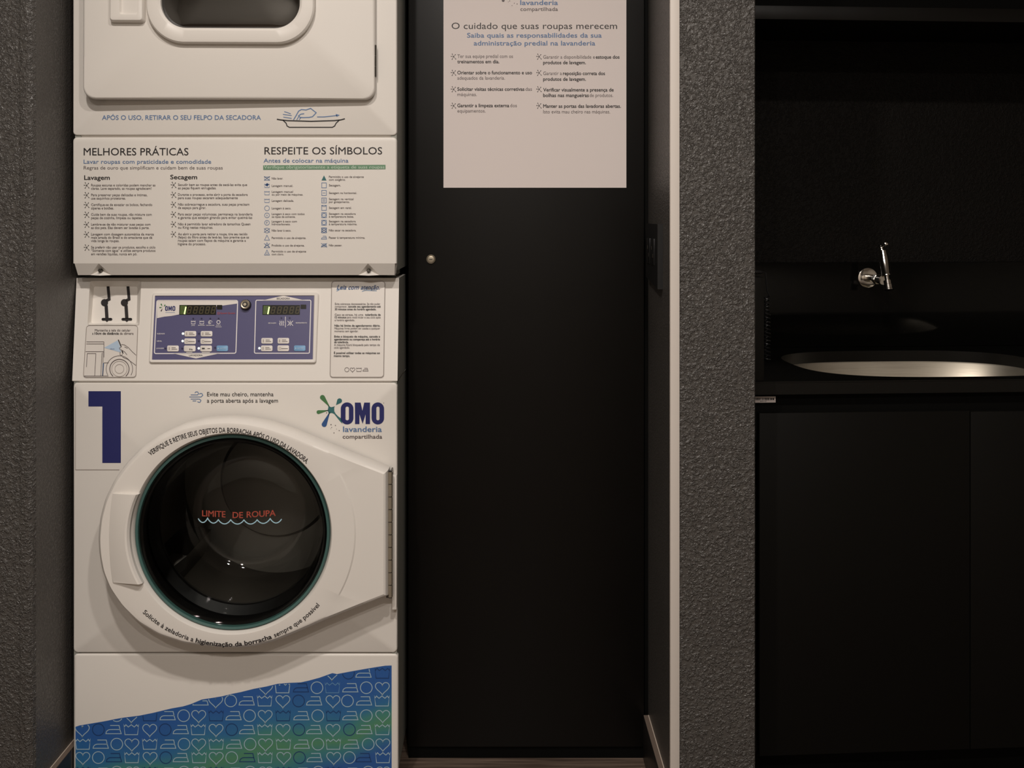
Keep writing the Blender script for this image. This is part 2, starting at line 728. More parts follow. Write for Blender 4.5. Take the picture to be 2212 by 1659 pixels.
def drop(hx, hy, r, tx, ty, n=14):
    d = Vector((tx - hx, ty - hy))
    L = d.length
    a = math.atan2(d.y, d.x)
    k = math.acos(min(1, r / L))
    pts = [(tx, ty)]
    for i in range(n + 1):
        t = a + k + (2 * PI - 2 * k) * i / n
        pts.append((hx + r * math.cos(t), hy + r * math.sin(t)))
    return pts


# ================================================================ SETTING
YP, YW, YC = 2.05, 2.20, 2.345     # pillar fronts, machine front, closet front
XL = (75 - VX) * YP / F            # inner faces of the recess
XR = (1447 - VX) * YP / F
XPR = (1632 - VX) * YP / F         # right edge of the pillar
ROOM_X0, ROOM_X1, ROOM_Y0, ROOM_Y1, ROOM_Z = -2.7, 3.4, -2.3, 3.15, 2.70

b = MB()
b.box((ROOM_X0, ROOM_Y0, -0.06), (ROOM_X1, ROOM_Y1, 0.0), 'floor')
structure(b.build('floor'))
b = MB()
b.box((ROOM_X0, ROOM_Y0, ROOM_Z), (ROOM_X1, ROOM_Y1, ROOM_Z + 0.06), 'ceil')
structure(b.build('ceiling'))
b = MB()
b.box((ROOM_X0, ROOM_Y0 - 0.1, 0), (ROOM_X1, ROOM_Y0, ROOM_Z), 'roompaint')
structure(b.build('wall_front'))
b = MB()
b.box((ROOM_X1, ROOM_Y0, 0), (ROOM_X1 + 0.1, ROOM_Y1, ROOM_Z), 'roompaint')
structure(b.build('wall_east'))
b = MB()
b.box((ROOM_X0 - 0.1, ROOM_Y0, 0), (ROOM_X0, YP, ROOM_Z), 'roompaint')
structure(b.build('wall_west'))

def smooth_sides(mb):
    """the returns into the recess are rolled with a finer coat than the fronts"""
    k = mb._m('wallsmooth')
    for i, f in enumerate(mb.f):
        xs, ys = [mb.v[j][0] for j in f], [mb.v[j][1] for j in f]
        if max(xs) - min(xs) < .08 and max(ys) - min(ys) > .3:
            mb.mi[i] = k


# left pier with a raised bead on its corner
b = MB()
prof = [(ROOM_X0, YP), (-0.9475, YP), (-0.9455, YP - 0.004), (-0.940, YP - 0.006), (-0.928, YP - 0.0055), (-0.9215, YP - 0.001), (-0.9195, YP + 0.004),
        (XL, YP + 0.006), (XL, ROOM_Y1), (ROOM_X0, ROOM_Y1)]
b.loft([[(p[0], p[1], z) for p in prof] for z in (0, ROOM_Z)], 'wall', True, True)
smooth_sides(b)
structure(b.build('wall_left'))

# pillar between the recess and the sink
b = MB()
prof = [(XR, YP + 0.004), (XR + 0.0188, YP + 0.004), (XR + 0.0192, YP), (XPR - 0.002, YP), (XPR, YP + 0.003), (XPR - 0.006, YP + 0.09), (XPR - 0.076, ROOM_Y1), (XR, ROOM_Y1)]
b.loft([[(p[0], p[1], z) for p in prof] for z in (0, ROOM_Z)], 'wall', True, True)
smooth_sides(b)
structure(b.build('wall_right'))

# white strip on the pillar's corner
b = MB()
b.box((XR + 0.0002, YP - 0.004, 0.0), (XR + 0.0186, YP + 0.012, ROOM_Z), 'trim', 0.0012)
structure(b.build('trim_1'))

# back of the recess
b = MB()
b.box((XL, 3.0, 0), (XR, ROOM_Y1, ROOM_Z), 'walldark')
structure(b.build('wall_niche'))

# skirting boards inside the recess
for side, x0, x1, xt in (('right', XR - 0.0125, XR, 1), ('left', XL, XL + 0.0125, -1)):
    b = MB()
    y0, y1 = YP + 0.012, (YC + 0.002 if side == 'right' else 2.98)
    b.box((x0, y0, 0), (x1, y1, 0.098), 'board', 0.0012)
    b.box((x0 + 0.001, y0 + 0.001, 0.0976), (x1 - 0.001, y1 - 0.001, 0.0988), 'boardtop')
    xc = x1 if side == 'right' else x0
    b.box((xc - xt * 0.0016, y0 + 0.002, 0.0985), (xc + xt * 0.0004, y1 - 0.002, 0.0996), 'caulk')
    structure(b.build('baseboard_' + side))

# ---------------------------------------------------------------- sink alcove frame (turned slightly)
AO, AA = (0.521, 2.14), math.radians(3.7)
AF = (AO, AA)


def alc(px, py, d):
    u = (px - VX) / F
    s, c = math.sin(AA), math.cos(AA)
    t = (d - AO[0] * s + AO[1] * c) / (-u * s + c)
    X, Y = u * t, t
    return ((X - AO[0]) * c + (Y - AO[1]) * s, d, ZC + (VY - py) * t / F)


def aplane(d):
    return lambda px, py: alc(px, py, d)


DB = 0.575      # depth of the alcove behind the worktop's front edge
b = MB()
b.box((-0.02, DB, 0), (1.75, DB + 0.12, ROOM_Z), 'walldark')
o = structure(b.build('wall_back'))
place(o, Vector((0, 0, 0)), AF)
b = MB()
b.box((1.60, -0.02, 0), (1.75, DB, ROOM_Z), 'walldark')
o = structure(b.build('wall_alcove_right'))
place(o, Vector((0, 0, 0)), AF)


def single(mb, name, base, label, cat, frame=None, group=None, **kw):
    o = mb.build(name, None, Vector(base), **kw)
    place(o, Vector(base), frame)
    return tag(o, label, cat, group)


# ================================================================ TALL BLACK CABINET
cab = thing('tall_cabinet', (0.05, YC, 0), 'tall black laminate cabinet with a round lock, right of the white machines', 'cabinet')
cx0, cx1 = ray(881, 0, YC)[0], ray(1391, 0, YC)[0]
b = MB()
b.box((cx0, YC + 0.020, 0.0), (XR - 0.001, 2.96, 2.5), 'black')
b.build('carcass', cab)
b = MB()
b.box((cx1 + 0.003, YC + 0.010, 0.0), (XR - 0.001, YC + 0.020, 2.5), 'blackmatte')
b.build('filler_strip', cab)
b = MB()
b.box((cx0 + 0.001, YC, 0.028), (cx1, YC + 0.0195, 2.49), 'black', 0.001)
door = b.build('door', cab)
b = MB()
b.box((cx0 + 0.001, YC + 0.006, 0.0), (cx1, YC + 0.0195, 0.026), 'blackmatte')
b.build('plinth', cab)
b = MB()
c = ray(931, 560, YC)
b.disc_stack(c, (0, -1, 0), [(-0.004, .0095), (0.0015, .0105), (0.003, .0102), (0.0042, .009), (0.0036, .0082), (0.003, .0078), (0.0046, .0074), (0.005, .006)], 'satin', 28)
b.box((c[0] - .0035, c[1] - .0052, c[2] - .0008), (c[0] + .0035, c[1] - .0046, c[2] + .0008), 'slot')
o = b.build('lock', door)
o['label'] = 'round chrome cam lock'

# ================================================================ POSTER
pos = thing('poster', (ray(1155, 0, YC)[0], YC - 0.002, ray(0, 406, YC)[2]), 'white printed paper poster stuck on the tall black cabinet door', 'poster')
YS = YC - 0.0014
b = MB()
sx0, sx1, sz0 = ray(958, 0, YS)[0], ray(1353, 0, YS)[0], ray(0, 405.5, YS)[2]
b.box((sx0, YS, sz0), (sx1, YC - 0.0002, sz0 + 0.56), 'paper')
sheet = b.build('sheet', pos)
b = MB()
S = plane(YS - 0.0004)
text(b, 'lavanderia', 1124, 1205, 10.5, 10, 'inkblue', S, .018)
text(b, 'compartilhada', 1124, 1205, 23.5, 8, 'inkgrey', S, .004)
for x, y, r in ((1087, 1, 3.2), (1101, 2, 1), (1106, 12, .8), (1111, 7, .9), (1117, 8.5, 1.1), (1098, 4, .7)):
    b.dot(x, y, r, 'inkgrey', S, 10)
# the logo above, just out of the picture
for (x0, x1) in ((1112, 1136), (1170, 1195)):
    b.poly(rrect(x0, -46, x1, -4, 11), 'navy', S, [rrect(x0 + 9, -38, x1 - 8, -12, 3)])
b.poly([(1139, -46), (1149, -46), (1153, -31), (1157, -46), (1167, -46), (1167, -4), (1159, -4), (1159, -22), (1153, -4), (1147, -22), (1147, -4), (1139, -4)], 'navy', S)
b.build('logo', sheet, recalc=False)
b = MB()
text(b, 'O cuidado que suas roupas merecem', 975.5, 1333, 62.5, 13.5, 'ink', S, -.004)
text(b, 'Saiba quais as responsabilidades da sua', 1009, 1299.6, 81, 9.8, 'inkblue', S, .014)
text(b, 'administração predial na lavanderia', 1023.5, 1285.6, 98, 9.8, 'inkblue', S, .014)
b.build('heading', sheet, recalc=False)
b = MB()
PT = [
    (988, 125, [('Ter sua equipe predial com os', 988, 1108, 0)]), (988, 136.6, [('treinamentos em dia.', 988, 1078.5, 1)]),
    (988, 160.4, [('Orientar sobre o funcionamento e uso', 988, 1149, 1)]), (988, 172, [('adequados da lavanderia.', 988, 1090.7, 0)]),
    (988, 196, [('Solicitar visitas técnicas corretivas', 988, 1132.5, 1), ('das', 1135, 1149, 0)]), (988, 207.4, [('máquinas.', 988, 1030, 0)]),
    (988, 231.4, [('Garantir a limpeza externa', 988, 1099.8, 1), ('dos', 1102, 1116.5, 0)]), (988, 243, [('equipamentos.', 988, 1049, 0)]),
    (0, 126.6, [('Garantir a disponibilidade e', 1173.5, 1285, 0), ('estoque dos', 1287, 1338, 1)]), (0, 138.5, [('produtos de lavagem.', 1173.5, 1265.4, 1)]),
    (0, 162, [('Garantir a', 1173.5, 1213.5, 0), ('reposição correta dos', 1216, 1306.7, 1)]), (0, 174.4, [('produtos de lavagem.', 1173.5, 1265.4, 1)]),
    (0, 197.5, [('Verificar visualmente a presença de', 1173.5, 1325.4, 1)]), (0, 209.4, [('bolhas nas mangueiras', 1173.5, 1271.7, 1), ('de produtos.', 1273.7, 1324.4, 0)]),
    (0, 232.7, [('Manter as portas das lavadoras abertas.', 1173.5, 1341, 1)]), (0, 244.8, [('Isto evita mau cheiro nas máquinas.', 1173.5, 1318, 0)])]
for _, y, runs in PT:
    for s, x0, x1, bo in runs:
        text(b, s, x0, x1, y, 7.4, 'ink' if bo else 'inkgrey', S, .022 if bo else -.004)
for x in (980, 1164.6):
    for y in (122.5, 157.5, 193, 228.6):
        splat(b, x, y, 10.5, 'ink', S)
b.build('list_print', sheet, recalc=False)

# ================================================================ TUMBLE DRYER
WX0, WX1 = ray(156.5, 0, YW)[0], ray(857.5, 0, YW)[0]
ZD0 = ray(0, 597, YW)[2]       # bottom of dryer
ZD1 = ray(0, -300, YW)[2]
WXC = (WX0 + WX1) / 2
WB = 2.90
dry = thing('tumble_dryer', (WXC, YW, ZD0), 'white tumble dryer with a printed rules panel, stacked on the washing machine', 'dryer')
b = MB()
x0, x1 = WX0 + 0.004, WX1 - 0.001
y0 = YW + 0.014
b.add([(x0, y0, ZD0 + .012), (x1, y0, ZD0 + .012), (x1, WB, ZD0 + .012), (x0, WB, ZD0 + .012), (x0, y0, ZD1), (x1, y0, ZD1), (x1, WB, ZD1), (x0, WB, ZD1)],
      [(0, 3, 2, 1), (4, 5, 6, 7), (1, 2, 6, 5), (2, 3, 7, 6), (3, 0, 4, 7)], 'side')
# front flanges of the side sheet, a stepped foot behind the panel
b.box((x1 - .012, YW + .004, ZD0 + .03), (x1, y0, ZD1), 'side')
b.box((x1 - .02, y0 + .004, ZD0 + .001), (x1 - .004, y0 + .1, ZD0 + .012), 'side')
b.box((x0, YW + .004, ZD0 + .03), (x0 + .012, y0, ZD1), 'side')
b.box((x0 + .004, YW + .007, ray(0, 300, YW)[2]), (x1 - .002, YW + .0125, ray(0, 289, YW)[2]), 'enamel')
b.build('cabinet', dry)


def polyR(poly, cx, cy, t):
    dx, dy = math.cos(t), math.sin(t)
    best = None
    n = len(poly)
    for i in range(n):
        ax, ay = poly[i][0] - cx, poly[i][1] - cy
        bx, by = poly[(i + 1) % n][0] - cx, poly[(i + 1) % n][1] - cy
        ex, ey = bx - ax, by - ay
        den = dx * ey - dy * ex
        if abs(den) < 1e-12:
            continue
        r = (ax * ey - ay * ex) / den
        s = (ax * dy - ay * dx) / den
        if r > 0 and -1e-9 <= s <= 1 + 1e-9 and (best is None or r > best):
            best = r
    return best


def holed_panel(mb, outer, cx, cy, inner, Yf, Yb, m, e=0.003, n=240, lip=0.006):
    """slab with a hole, px outlines on the plane YW; inner = radius or outline"""
    O = wl(outer, YW)
    cxx, _, czz = ray(cx, cy, YW)
    I = None if isinstance(inner, (int, float)) else wl(inner, YW)
    ang = [2 * PI * k / n for k in range(n)]
    ang += [math.atan2(p[1] - czz, p[0] - cxx) % (2 * PI) for p in O]
    ang = sorted(set(round(a, 6) for a in ang))
    k = YW / F

    def ring(fn, Y):
        return [(cxx + fn(a) * math.cos(a), Y, czz + fn(a) * math.sin(a)) for a in ang]
    Ro = [polyR(O, cxx, czz, a) for a in ang]
    Ri = [inner * k if I is None else polyR(I, cxx, czz, a) for a in ang]
    ro = dict(zip(ang, Ro))
    ri = dict(zip(ang, Ri))
    rings = [ring(lambda a: ro[a], Yb), ring(lambda a: ro[a], Yf + e)]
    for t in (PI / 6, PI / 3, PI / 2):
        rings.append(ring(lambda a: ro[a] - e * (1 - math.cos(t)), Yf + e * (1 - math.sin(t))))
    rings += [ring(lambda a: ri[a] + lip * .4, Yf), ring(lambda a: ri[a], Yf + lip * .5), ring(lambda a: ri[a], Yb)]
    mb.loft(rings, m)


# upper front panel with the opening behind the door
b = MB()
win = rrect(346, -215, 659, 75, 70, 10)
holed_panel(b, rrect(157.5, -298, 857, 292, 7), 502, -60, win, YW, YW + .014, 'enamel', .003)
up = b.build('front_panel', dry)
b = MB()
S = plane(YW - .0005)
text(b, 'APÓS O USO, RETIRAR O SEU FELPO DA SECADORA', 220.5, 563.5, 258.7, 9.6, 'inkblue', S, .012)
b.build('lettering', up, recalc=False)
b = MB()
# tray, hand and arrow
b.stroke([(598, 257.5), (606, 259), (620, 260.5), (672, 262), (722, 260.5), (736, 259), (745, 256.5)], 2.6, 'ink', S)
b.stroke([(611, 259.5), (618, 266), (620, 272), (625, 275), (718, 275), (723, 272), (726, 266), (733, 259.5)], 2.2, 'ink', S)
b.stroke([(634, 259), (640, 249), (645, 240), (651, 236.5), (661, 237.5), (671, 234), (683, 243.5), (675, 252), (668, 253.5), (655, 254), (648, 253.5), (645, 250), (650, 246.5), (657, 245.5)], 2.0, 'inkblue', S)
b.stroke([(641, 259), (645, 252)], 1.6, 'inkblue', S)
b.stroke([(646, 258.5), (650, 254)], 1.6, 'inkblue', S)
for a, c2 in (((614, 241), (628, 245.5)), ((611, 247), (630, 249.5)), ((612, 253), (630, 255.5))):
    b.stroke([a, c2], 1.6, 'inkblue', S)
b.stroke([(685, 252.5), (700, 252.5), (728, 249.5)], 1.9, 'inkblue', S)
b.poly([(725, 246), (734, 248.5), (727, 252.5)], 'inkblue', S)
b.build('tray_drawing', up, recalc=False)

# inside of the dryer seen through its window
b = MB()
k = YW / F
c0 = ray(502, -70, YW)
b.disc_stack((c0[0], YW + .03, c0[2]), (0, 1, 0), [(0.0, .185), (.02, .27), (.5, .27)], 'drum', 48)
b.f = [f for f in b.f]
# drop the front cap so that the drum is open
capi = [i for i, f in enumerate(b.f) if len(f) == 48]
del b.f[capi[0]]
del b.mi[capi[0]]
b.build('drum', dry)

# door, hanging slightly ajar on its right hinge
DA = math.radians(1.55)
HX, HY = ray(812, 0, YW)[0], YW - .002


def ajar(p):
    dx, dy = p[0] - HX, p[1] - HY
    return (HX + dx * math.cos(DA) - dy * math.sin(DA), HY + dx * math.sin(DA) + dy * math.cos(DA), p[2])


def ajar_mb(mb):
    mb.v = [ajar(p) for p in mb.v]


YDF = YW - .018
b = MB()
holed_panel(b, rrect(192, -282, 812, 217, 24, 8), 502, -62, rrect(349, -216, 656, 70, 62, 10), YDF, YW - .002, 'enamel', .006, 280, .004)
ajar_mb(b)
dd = b.build('door', dry)
b = MB()
# raised window surround, bottom edge gently curved
def surround(ins, sag):
    pts = rrect(319 + ins, -246 + ins, 679 - ins, 92 - ins, 78 - ins * .75, 12)
    return [(p[0], p[1] + (sag * (1 - ((p[0] - 499) / 180) ** 2) if p[1] > -60 else 0)) for p in pts]
O0, O1, O2, O3, O4 = surround(0, 5), surround(3, 5), surround(9, 5), surround(26, 3), surround(31, 2)
rr_ = []
for o_, dY in ((O0, 0.0), (O0, -.011), (O1, -.015), (O2, -.0165), (O3, -.0165), (O4, -.013), (O4, .002)):
    rr_.append([(ray(p[0], p[1], YDF - .012)[0], YDF + dY, ray(p[0], p[1], YDF - .012)[2]) for p in o_])
b.loft(rr_, 'plastic')
ajar_mb(b)
b.build('window_frame', dd)
b = MB()
gl = surround(30.5, 2)
rings = []
for k_, dY in ((1, -.004), (.96, -.0065), (.85, -.0095), (.65, -.0125), (.4, -.0145), (.15, -.0155), (.001, -.0157)):
    pts = [(499 + (p[0] - 499) * k_, -76 + (p[1] + 76) * k_) for p in gl]
    rings.append([(ray(p[0], p[1], YDF - .012)[0], YDF + dY, ray(p[0], p[1], YDF - .012)[2]) for p in pts])
b.loft(rings, 'smoked')
ajar_mb(b)
o = b.build('window_glass', dd)
o['label'] = 'smoked window glass'
# pull handle at the left
b = MB()
YH = YDF - .016
ho = rrect(240.5, -110, 311.5, 47.5, 6)
rings = []
for ins, dY in ((-2, .016), (0, .004), (2, .001), (6, 0)):
    pts = rrect(240.5 + ins, -110 + ins, 311.5 - ins, 47.5 - ins, 6)
    rings.append([(ray(p[0], p[1], YH)[0], YH + dY, ray(p[0], p[1], YH)[2]) for p in pts])
pts = rrect(262, -90, 302, 34, 5)
rings.append([(ray(p[0], p[1], YH)[0], YH + .000, ray(p[0], p[1], YH)[2]) for p in pts])
pts = rrect(265, -87, 302, 31, 5)
rings.append([(ray(p[0], p[1], YH)[0], YH + .006 - .004 * (p[0] - 265) / 37, ray(p[0], p[1], YH)[2]) for p in pts])
b.loft(rings, 'plastic', False, True)
ajar_mb(b)
b.build('handle', dd)
b = MB()
for ya, yb in ((98, 120), (121, 143), (144, 166)):
    p0, p1 = ray(807, yb, YW - .012), ray(812.5, ya, YW - .012)
    b.tube([((p0[0] + p1[0]) / 2, YW - .012, p0[2]), ((p0[0] + p1[0]) / 2, YW - .012, p1[2])], .0034, 'darkmetal', 10)
b.box((ray(806, 0, YW)[0], YW - .012, ray(0, 166, YW)[2]), (ray(813, 0, YW)[0], YW - .0005, ray(0, 98, YW)[2]), 'darkmetal')
o = b.build('hinge', dry)
o['label'] = 'dull metal door hinge'

# lower access panel, folded back along its bottom edge with two screw notches
b = MB()
zb, zt, zc_ = ray(0, 595, YW)[2], ray(0, 296.5, YW)[2], ray(0, 569, YW)[2]
e = .004
xs = [157, 190, 213, 236, 772, 795, 818, 857]
X = [ray(p, 0, YW)[0] for p in xs]
# main sheet above the fold: rounded edge on top and sides
ol = [(X[0], zc_), (X[-1], zc_)] + [p for p in wl(rrect(157, 296.5, 857, 400, 8), YW) if p[1] > ray(0, 330, YW)[2]]
top = sorted([p for p in ol if p[1] > zc_ + .01], key=lambda p: p[0], reverse=True)
ol = [(X[0], zc_), (X[-1], zc_)] + top
rings = [[(p[0], YW + .012, p[1]) for p in ol], [(p[0], YW + e, p[1]) for p in ol]]
cxm, czm = (X[0] + X[-1]) / 2, (zt + zc_) / 2
for t in (PI / 6, PI / 3, PI / 2):
    i_ = e * (1 - math.cos(t))
    rings.append([(p[0] - math.copysign(i_, p[0] - cxm), YW + e * (1 - math.sin(t)), p[1] - (i_ if p[1] > czm else 0)) for p in ol])
b.loft(rings, 'enamel', False, True)
YB2 = YW + .013
T = [(x if 0 < i < 7 else x + (e if i == 0 else -e), YW, zc_) for i, x in enumerate(X)]
B = [(x if 0 < i < 7 else x + (.006 if i == 0 else -.006), YB2, zb) for i, x in enumerate(X)]


def strip(i, j):
    b.face([T[i], T[j], B[j], B[i]], 'enamel')


strip(0, 1)
strip(3, 4)
strip(6, 7)
for a, c1, d in ((1, 2, 3), (4, 5, 6)):
    b.face([T[a], T[c1], B[a]], 'enamel')
    b.face([T[c1], T[d], B[d]], 'enamel')
    ins = (X[c1], YW + .017, ray(0, 583.5, YW)[2])
    b.face([T[c1], B[a], ins], 'enamel')
    b.face([T[c1], ins, B[d]], 'enamel')
    b.face([B[a], (X[c1], YW + .004, zb - .0005), ins], 'enamel')
    b.face([ins, (X[c1], YW + .004, zb - .0005), B[d]], 'enamel')
b.face([B[0], B[7], (X[7] - .006, YW + .03, zb + .002), (X[0] + .006, YW + .03, zb + .002)], 'enamel')
# folded side ends
b.face([(X[0], YW + e, zc_), T[0], B[0], (X[0] + .003, YB2 + .006, zb + .004), (X[0], YW + .012, zc_)], 'enamel')
b.face([(X[7], YW + e, zc_), T[7], B[7], (X[7] - .003, YB2 + .006, zb + .004), (X[7], YW + .012, zc_)], 'enamel')
lo = b.build('access_panel', dry, angle=25)
for p in (213, 795):
    b = MB()
    c = ray(p, 585.5, YW)
    b.disc_stack((c[0], YW + .013, c[2]), (0, -1, .12), [(0, .0045), (.004, .0045), (.005, .004), (.0085, .0036), (.0092, .0028)], 'darkmetal', 6)
    o = b.build('screw', lo)
    o['label'] = 'dark hex screw'

# printing on the access panel
b = MB()
S = plane(YW - .0005)
text(b, 'MELHORES PRÁTICAS', 180.8, 407, 335.4, 15.6, 'ink', S, .004)
text(b, 'Lavar roupas com praticidade e comodidade', 180.8, 456, 353.4, 8.6, 'inkblue', S, .008)
text(b, 'Regras de ouro que simplificam e cuidam bem de suas roupas', 180.8, 481, 366, 7.4, 'inkgrey', S, 0)
text(b, 'Lavagem', 182, 237, 388.2, 9.4, 'ink', S, .02)
text(b, 'Secagem', 368, 425.6, 387, 9.4, 'ink', S, .02)


def rows(items, x0, xb, bs=11):
    for its in items:
        for k_, (s, x1, y) in enumerate(its):
            text(b, s, x0, x1, y + 2.1, 5.2, 'inkgrey', S, .004)
            if k_ == 0:
                splat(b, xb, y + .5, bs, 'ink', S)


def cy(v):
    return 290 + v / 5.351


def ce(v):
    return 150 + v / 5.351


LV = [
    [('Roupas escuras e coloridas podem manchar as', 993, 590), ('claras. Lave separado, as roupas agradecem!', 947, 628)],
    [('Para preservar peças delicadas e íntimas,', 900, 703), ('use saquinhos protetores.', 650, 742)],
    [('Certifique-se de esvaziar os bolsos, fechando', 957, 816), ('zíperes e botões.', 512, 856)],
    [('Cuide bem de suas roupas, não misture com', 950, 929), ('peças de cozinha, limpeza ou tapetes.', 843, 968)],
    [('Lembre-se de não misturar suas peças com', 937, 1043), ('as dos pets. Elas devem ser lavadas à parte.', 922, 1082)],
    [('Lavagem com dosagem automática da marca', 975, 1157), ('mais amada do Brasil e do amaciante que dá', 957, 1195), ('vida longa às roupas.', 575, 1233)],
    [('Se preferir não usar os produtos, escolha o ciclo', 993, 1308), ('“Somente com água” e utilize sempre produtos', 993, 1346), ('em versões líquidas, nunca em pó.', 782, 1386)]]
rows([[(s, ce(e_), cy(v)) for s, e_, v in it] for it in LV], 197, 187.4)
SV = [
    [('Sacudir bem as roupas antes de secá-las evita que', 533.7, 585), ('as peças fiquem enrugadas.', 467, 623)],
    [('Durante o processo, evite abrir a porta da secadora', 534.9, 699), ('para suas roupas secarem adequadamente', 513.5, 737)],
    [('Não sobrecarregue a secadora, suas peças precisam', 538.6, 812), ('de espaço para girar.', 445, 851)],
    [('Para secar peças volumosas, permaneça na lavanderia', 545.5, 926), ('e garanta que estejam girando para evitar queimá-las', 544.6, 965)],
    [('Não é permitido lavar edredons de tamanhos Queen', 540.8, 1040), ('ou King nestas máquinas.', 460, 1079)],
    [('Ao abrir a porta para retirar a roupa, tire seu tecido', 534.3, 1155), ('(felpo) do filtro antes de levá-las. Isso previne que as', 537.7, 1192),
     ('roupas saiam com fiapos da máquina e garante a', 531, 1230), ('higiene do processo.', 444.7, 1270)]]
rows([[(s, e_, cy(v)) for s, e_, v in it] for it in SV], 384.5, 375.2)
b.build('rules_print', lo, recalc=False)
b = MB()
text(b, 'RESPEITE OS SÍMBOLOS', 571.3, 825.5, 333.4, 15.4, 'ink', S, .004)
text(b, 'Antes de colocar na máquina', 569.4, 752.6, 351, 8.6, 'inkblue', S, .008)
b.poly([(568.5, 357), (832.7, 356), (832.7, 365.5), (568.5, 367)], 'greenbar', S)
text(b, 'Verifique obrigatoriamente a etiqueta de suas roupas', 570, 830.5, 364.2, 6.8, 'greenpale', plane(YW - .0009), .002)
C1 = [('Xt', [('Não lavar.', 542)]), ('Ht', [('Lavagem manual.', 657)]), ('t', [('Lavagem manual', 657), ('ou por meio de máquinas.', 773)]),
      ('t', [('Lavagem delicada.', 667)]), ('c', [('Lavagem à seco.', 635)]), ('cA', [('Lavagem à seco com todos', 790), ('os tipos de solvente.', 685)]),
      ('cF', [('Lavagem à seco com', 703), ('hidrocarboneto.', 628)]), ('cX', [('Não lavar à seco.', 635)]), ('a', [('Permitido o uso de alvejante.', 808)]),
      ('aX', [('Proibido o uso de alvejante.', 790)]), ('aC', [('Permitido o uso de alvejante', 808), ('com cloro.', 550)])]
C2 = [('aF', [('Permitido o uso de alvejante', 1475), ('com oxigênio.', 1265)]), ('s', [('Secagem.', 1210)]), ('s-', [('Secagem na horizontal.', 1395)]),
      ('s|', [('Secagem na vertical', 1357), ('por gotejamento.', 1312)]), ('su', [('Secagem em varal.', 1335)]),
      ('so', [('Secagem na secadora', 1382), ('à temperatura baixa.', 1360)]), ('so', [('Secagem na secadora', 1382), ('à temperatura máxima.', 1398)]),
      ('soX', [('Não secar na secadora.', 1388)]), ('i', [('Passar à temperatura mínima.', 1490)]), ('iX', [('Não passar.', 1225)])]


def symbol(code, x, y):
    m = 'inkblue'
    s = 11.5
    if 't' in code:
        icon(b, 't', x, y, s, 1, m, S)
    if 'H' in code:
        b.poly([(x - 4, y - 1), (x, y - 6), (x + 4, y - 3), (x + 1, y + 1.5)], 'blueink', S)
    if code[0] == 'c':
        b.stroke(circ(x, y, 5.2, n=20), 1, m, S, True)
    if 'a' in code:
        t = [(x, y - 6), (x + 5.4, y + 4.8), (x - 5.4, y + 4.8)]
        if 'F' in code:
            b.poly(t, 'tealink', S)
        else:
            b.stroke(t, 1, m, S, True)
    if code[0] == 's':
        b.stroke([(x - 5, y - 5.4), (x + 5, y - 5.4), (x + 5, y + 5.4), (x - 5, y + 5.4)], 1.1, m, S, True)
    if 'o' in code:
        b.stroke(circ(x, y, 4.2, n=16), 1, m, S, True)
        b.dot(x, y, .8, m, S, 8)
    if '-' in code:
        b.stroke([(x - 3, y), (x + 3, y)], .9, m, S)
    if '|' in code:
        for q in (-2, 0, 2):
            b.stroke([(x + q, y - 3.4), (x + q, y + 3.4)], .8, m, S)
    if 'u' in code:
        b.stroke([(x - 5, y - 5), (x - 2, y - 2.6), (x + 2, y - 2.6), (x + 5, y - 5)], .9, m, S)
    if code[0] == 'i':
        icon(b, 'i', x, y, s, 1, m, S)
    if code[0] == 'c' and len(code) == 2 and code[1] in 'AF':
        text(b, 'A' if code[1] == 'A' else 'F', x - 1.6, x + 1.6, y + 2.2, 4.4, m, S)
    if 'C' in code:
        text(b, 'Cl', x - 2, x + 2, y + 3.6, 4, m, S)
    if 'X' in code:
        b.stroke([(x - 6.4, y - 4.4), (x + 6.4, y + 4.4)], 1, m, S)
        b.stroke([(x - 6.4, y + 4.4), (x + 6.4, y - 4.4)], 1, m, S)


for col, xi, xt, ys in ((C1, 576.7, 587, (510, 595, 680, 768, 855, 937, 1023, 1112, 1198, 1285, 1370)), (C2, 699.9, 710.5, (508, 590, 678, 765, 850, 935, 1022, 1110, 1195, 1283))):
    for (code, lines), v in zip(col, ys):
        y = cy(v)
        symbol(code, xi, y)
        if len(lines) == 1:
            text(b, lines[0][0], xt, 510 + lines[0][1] / 5.351, y + 2.1, 4.4, 'inkgrey', S, .006)
        else:
            for (s, e_), o_ in zip(lines, (-3, 3.1)):
                text(b, s, xt, 510 + e_ / 5.351, y + 2 + o_, 4.2, 'inkgrey', S, .006)
b.build('symbols_print', lo, recalc=False)

# ================================================================ WASHING MACHINE
ZWT = ray(0, 600, YW + .04)[2]
wash = thing('washing_machine', (WXC, YW, 0), 'white front-loading washing machine with a big round door, under the dryer', 'washing machine')
b = MB()
x0, x1 = WX0 + .002, WX1 - .0005
zb, zt = .035, ray(0, 822, YW)[2]
y0 = YW + .014
b.add([(x0, y0, zb), (x1, y0, zb), (x1, WB, zb), (x0, WB, zb), (x0, y0, zt), (x1, y0, zt), (x1, WB, zt), (x0, WB, zt)],
      [(0, 3, 2, 1), (1, 2, 6, 5), (2, 3, 7, 6), (3, 0, 4, 7), (4, 5, 6, 7)], 'side')
b.box((x1 - .010, YW + .003, zb), (x1, y0, zt), 'side')
b.box((x0, YW + .003, zb), (x0 + .010, y0, zt), 'side')
b.build('cabinet', wash)
for fx in (x0 + .05, x1 - .05):
    for fy in (YW + .08, WB - .08):
        b = MB()
        b.disc_stack((fx, fy, 0), (0, 0, 1), [(0, .022), (.012, .022), (.016, .01), (.036, .01)], 'blackplastic', 20)
        b.build('foot', wash)

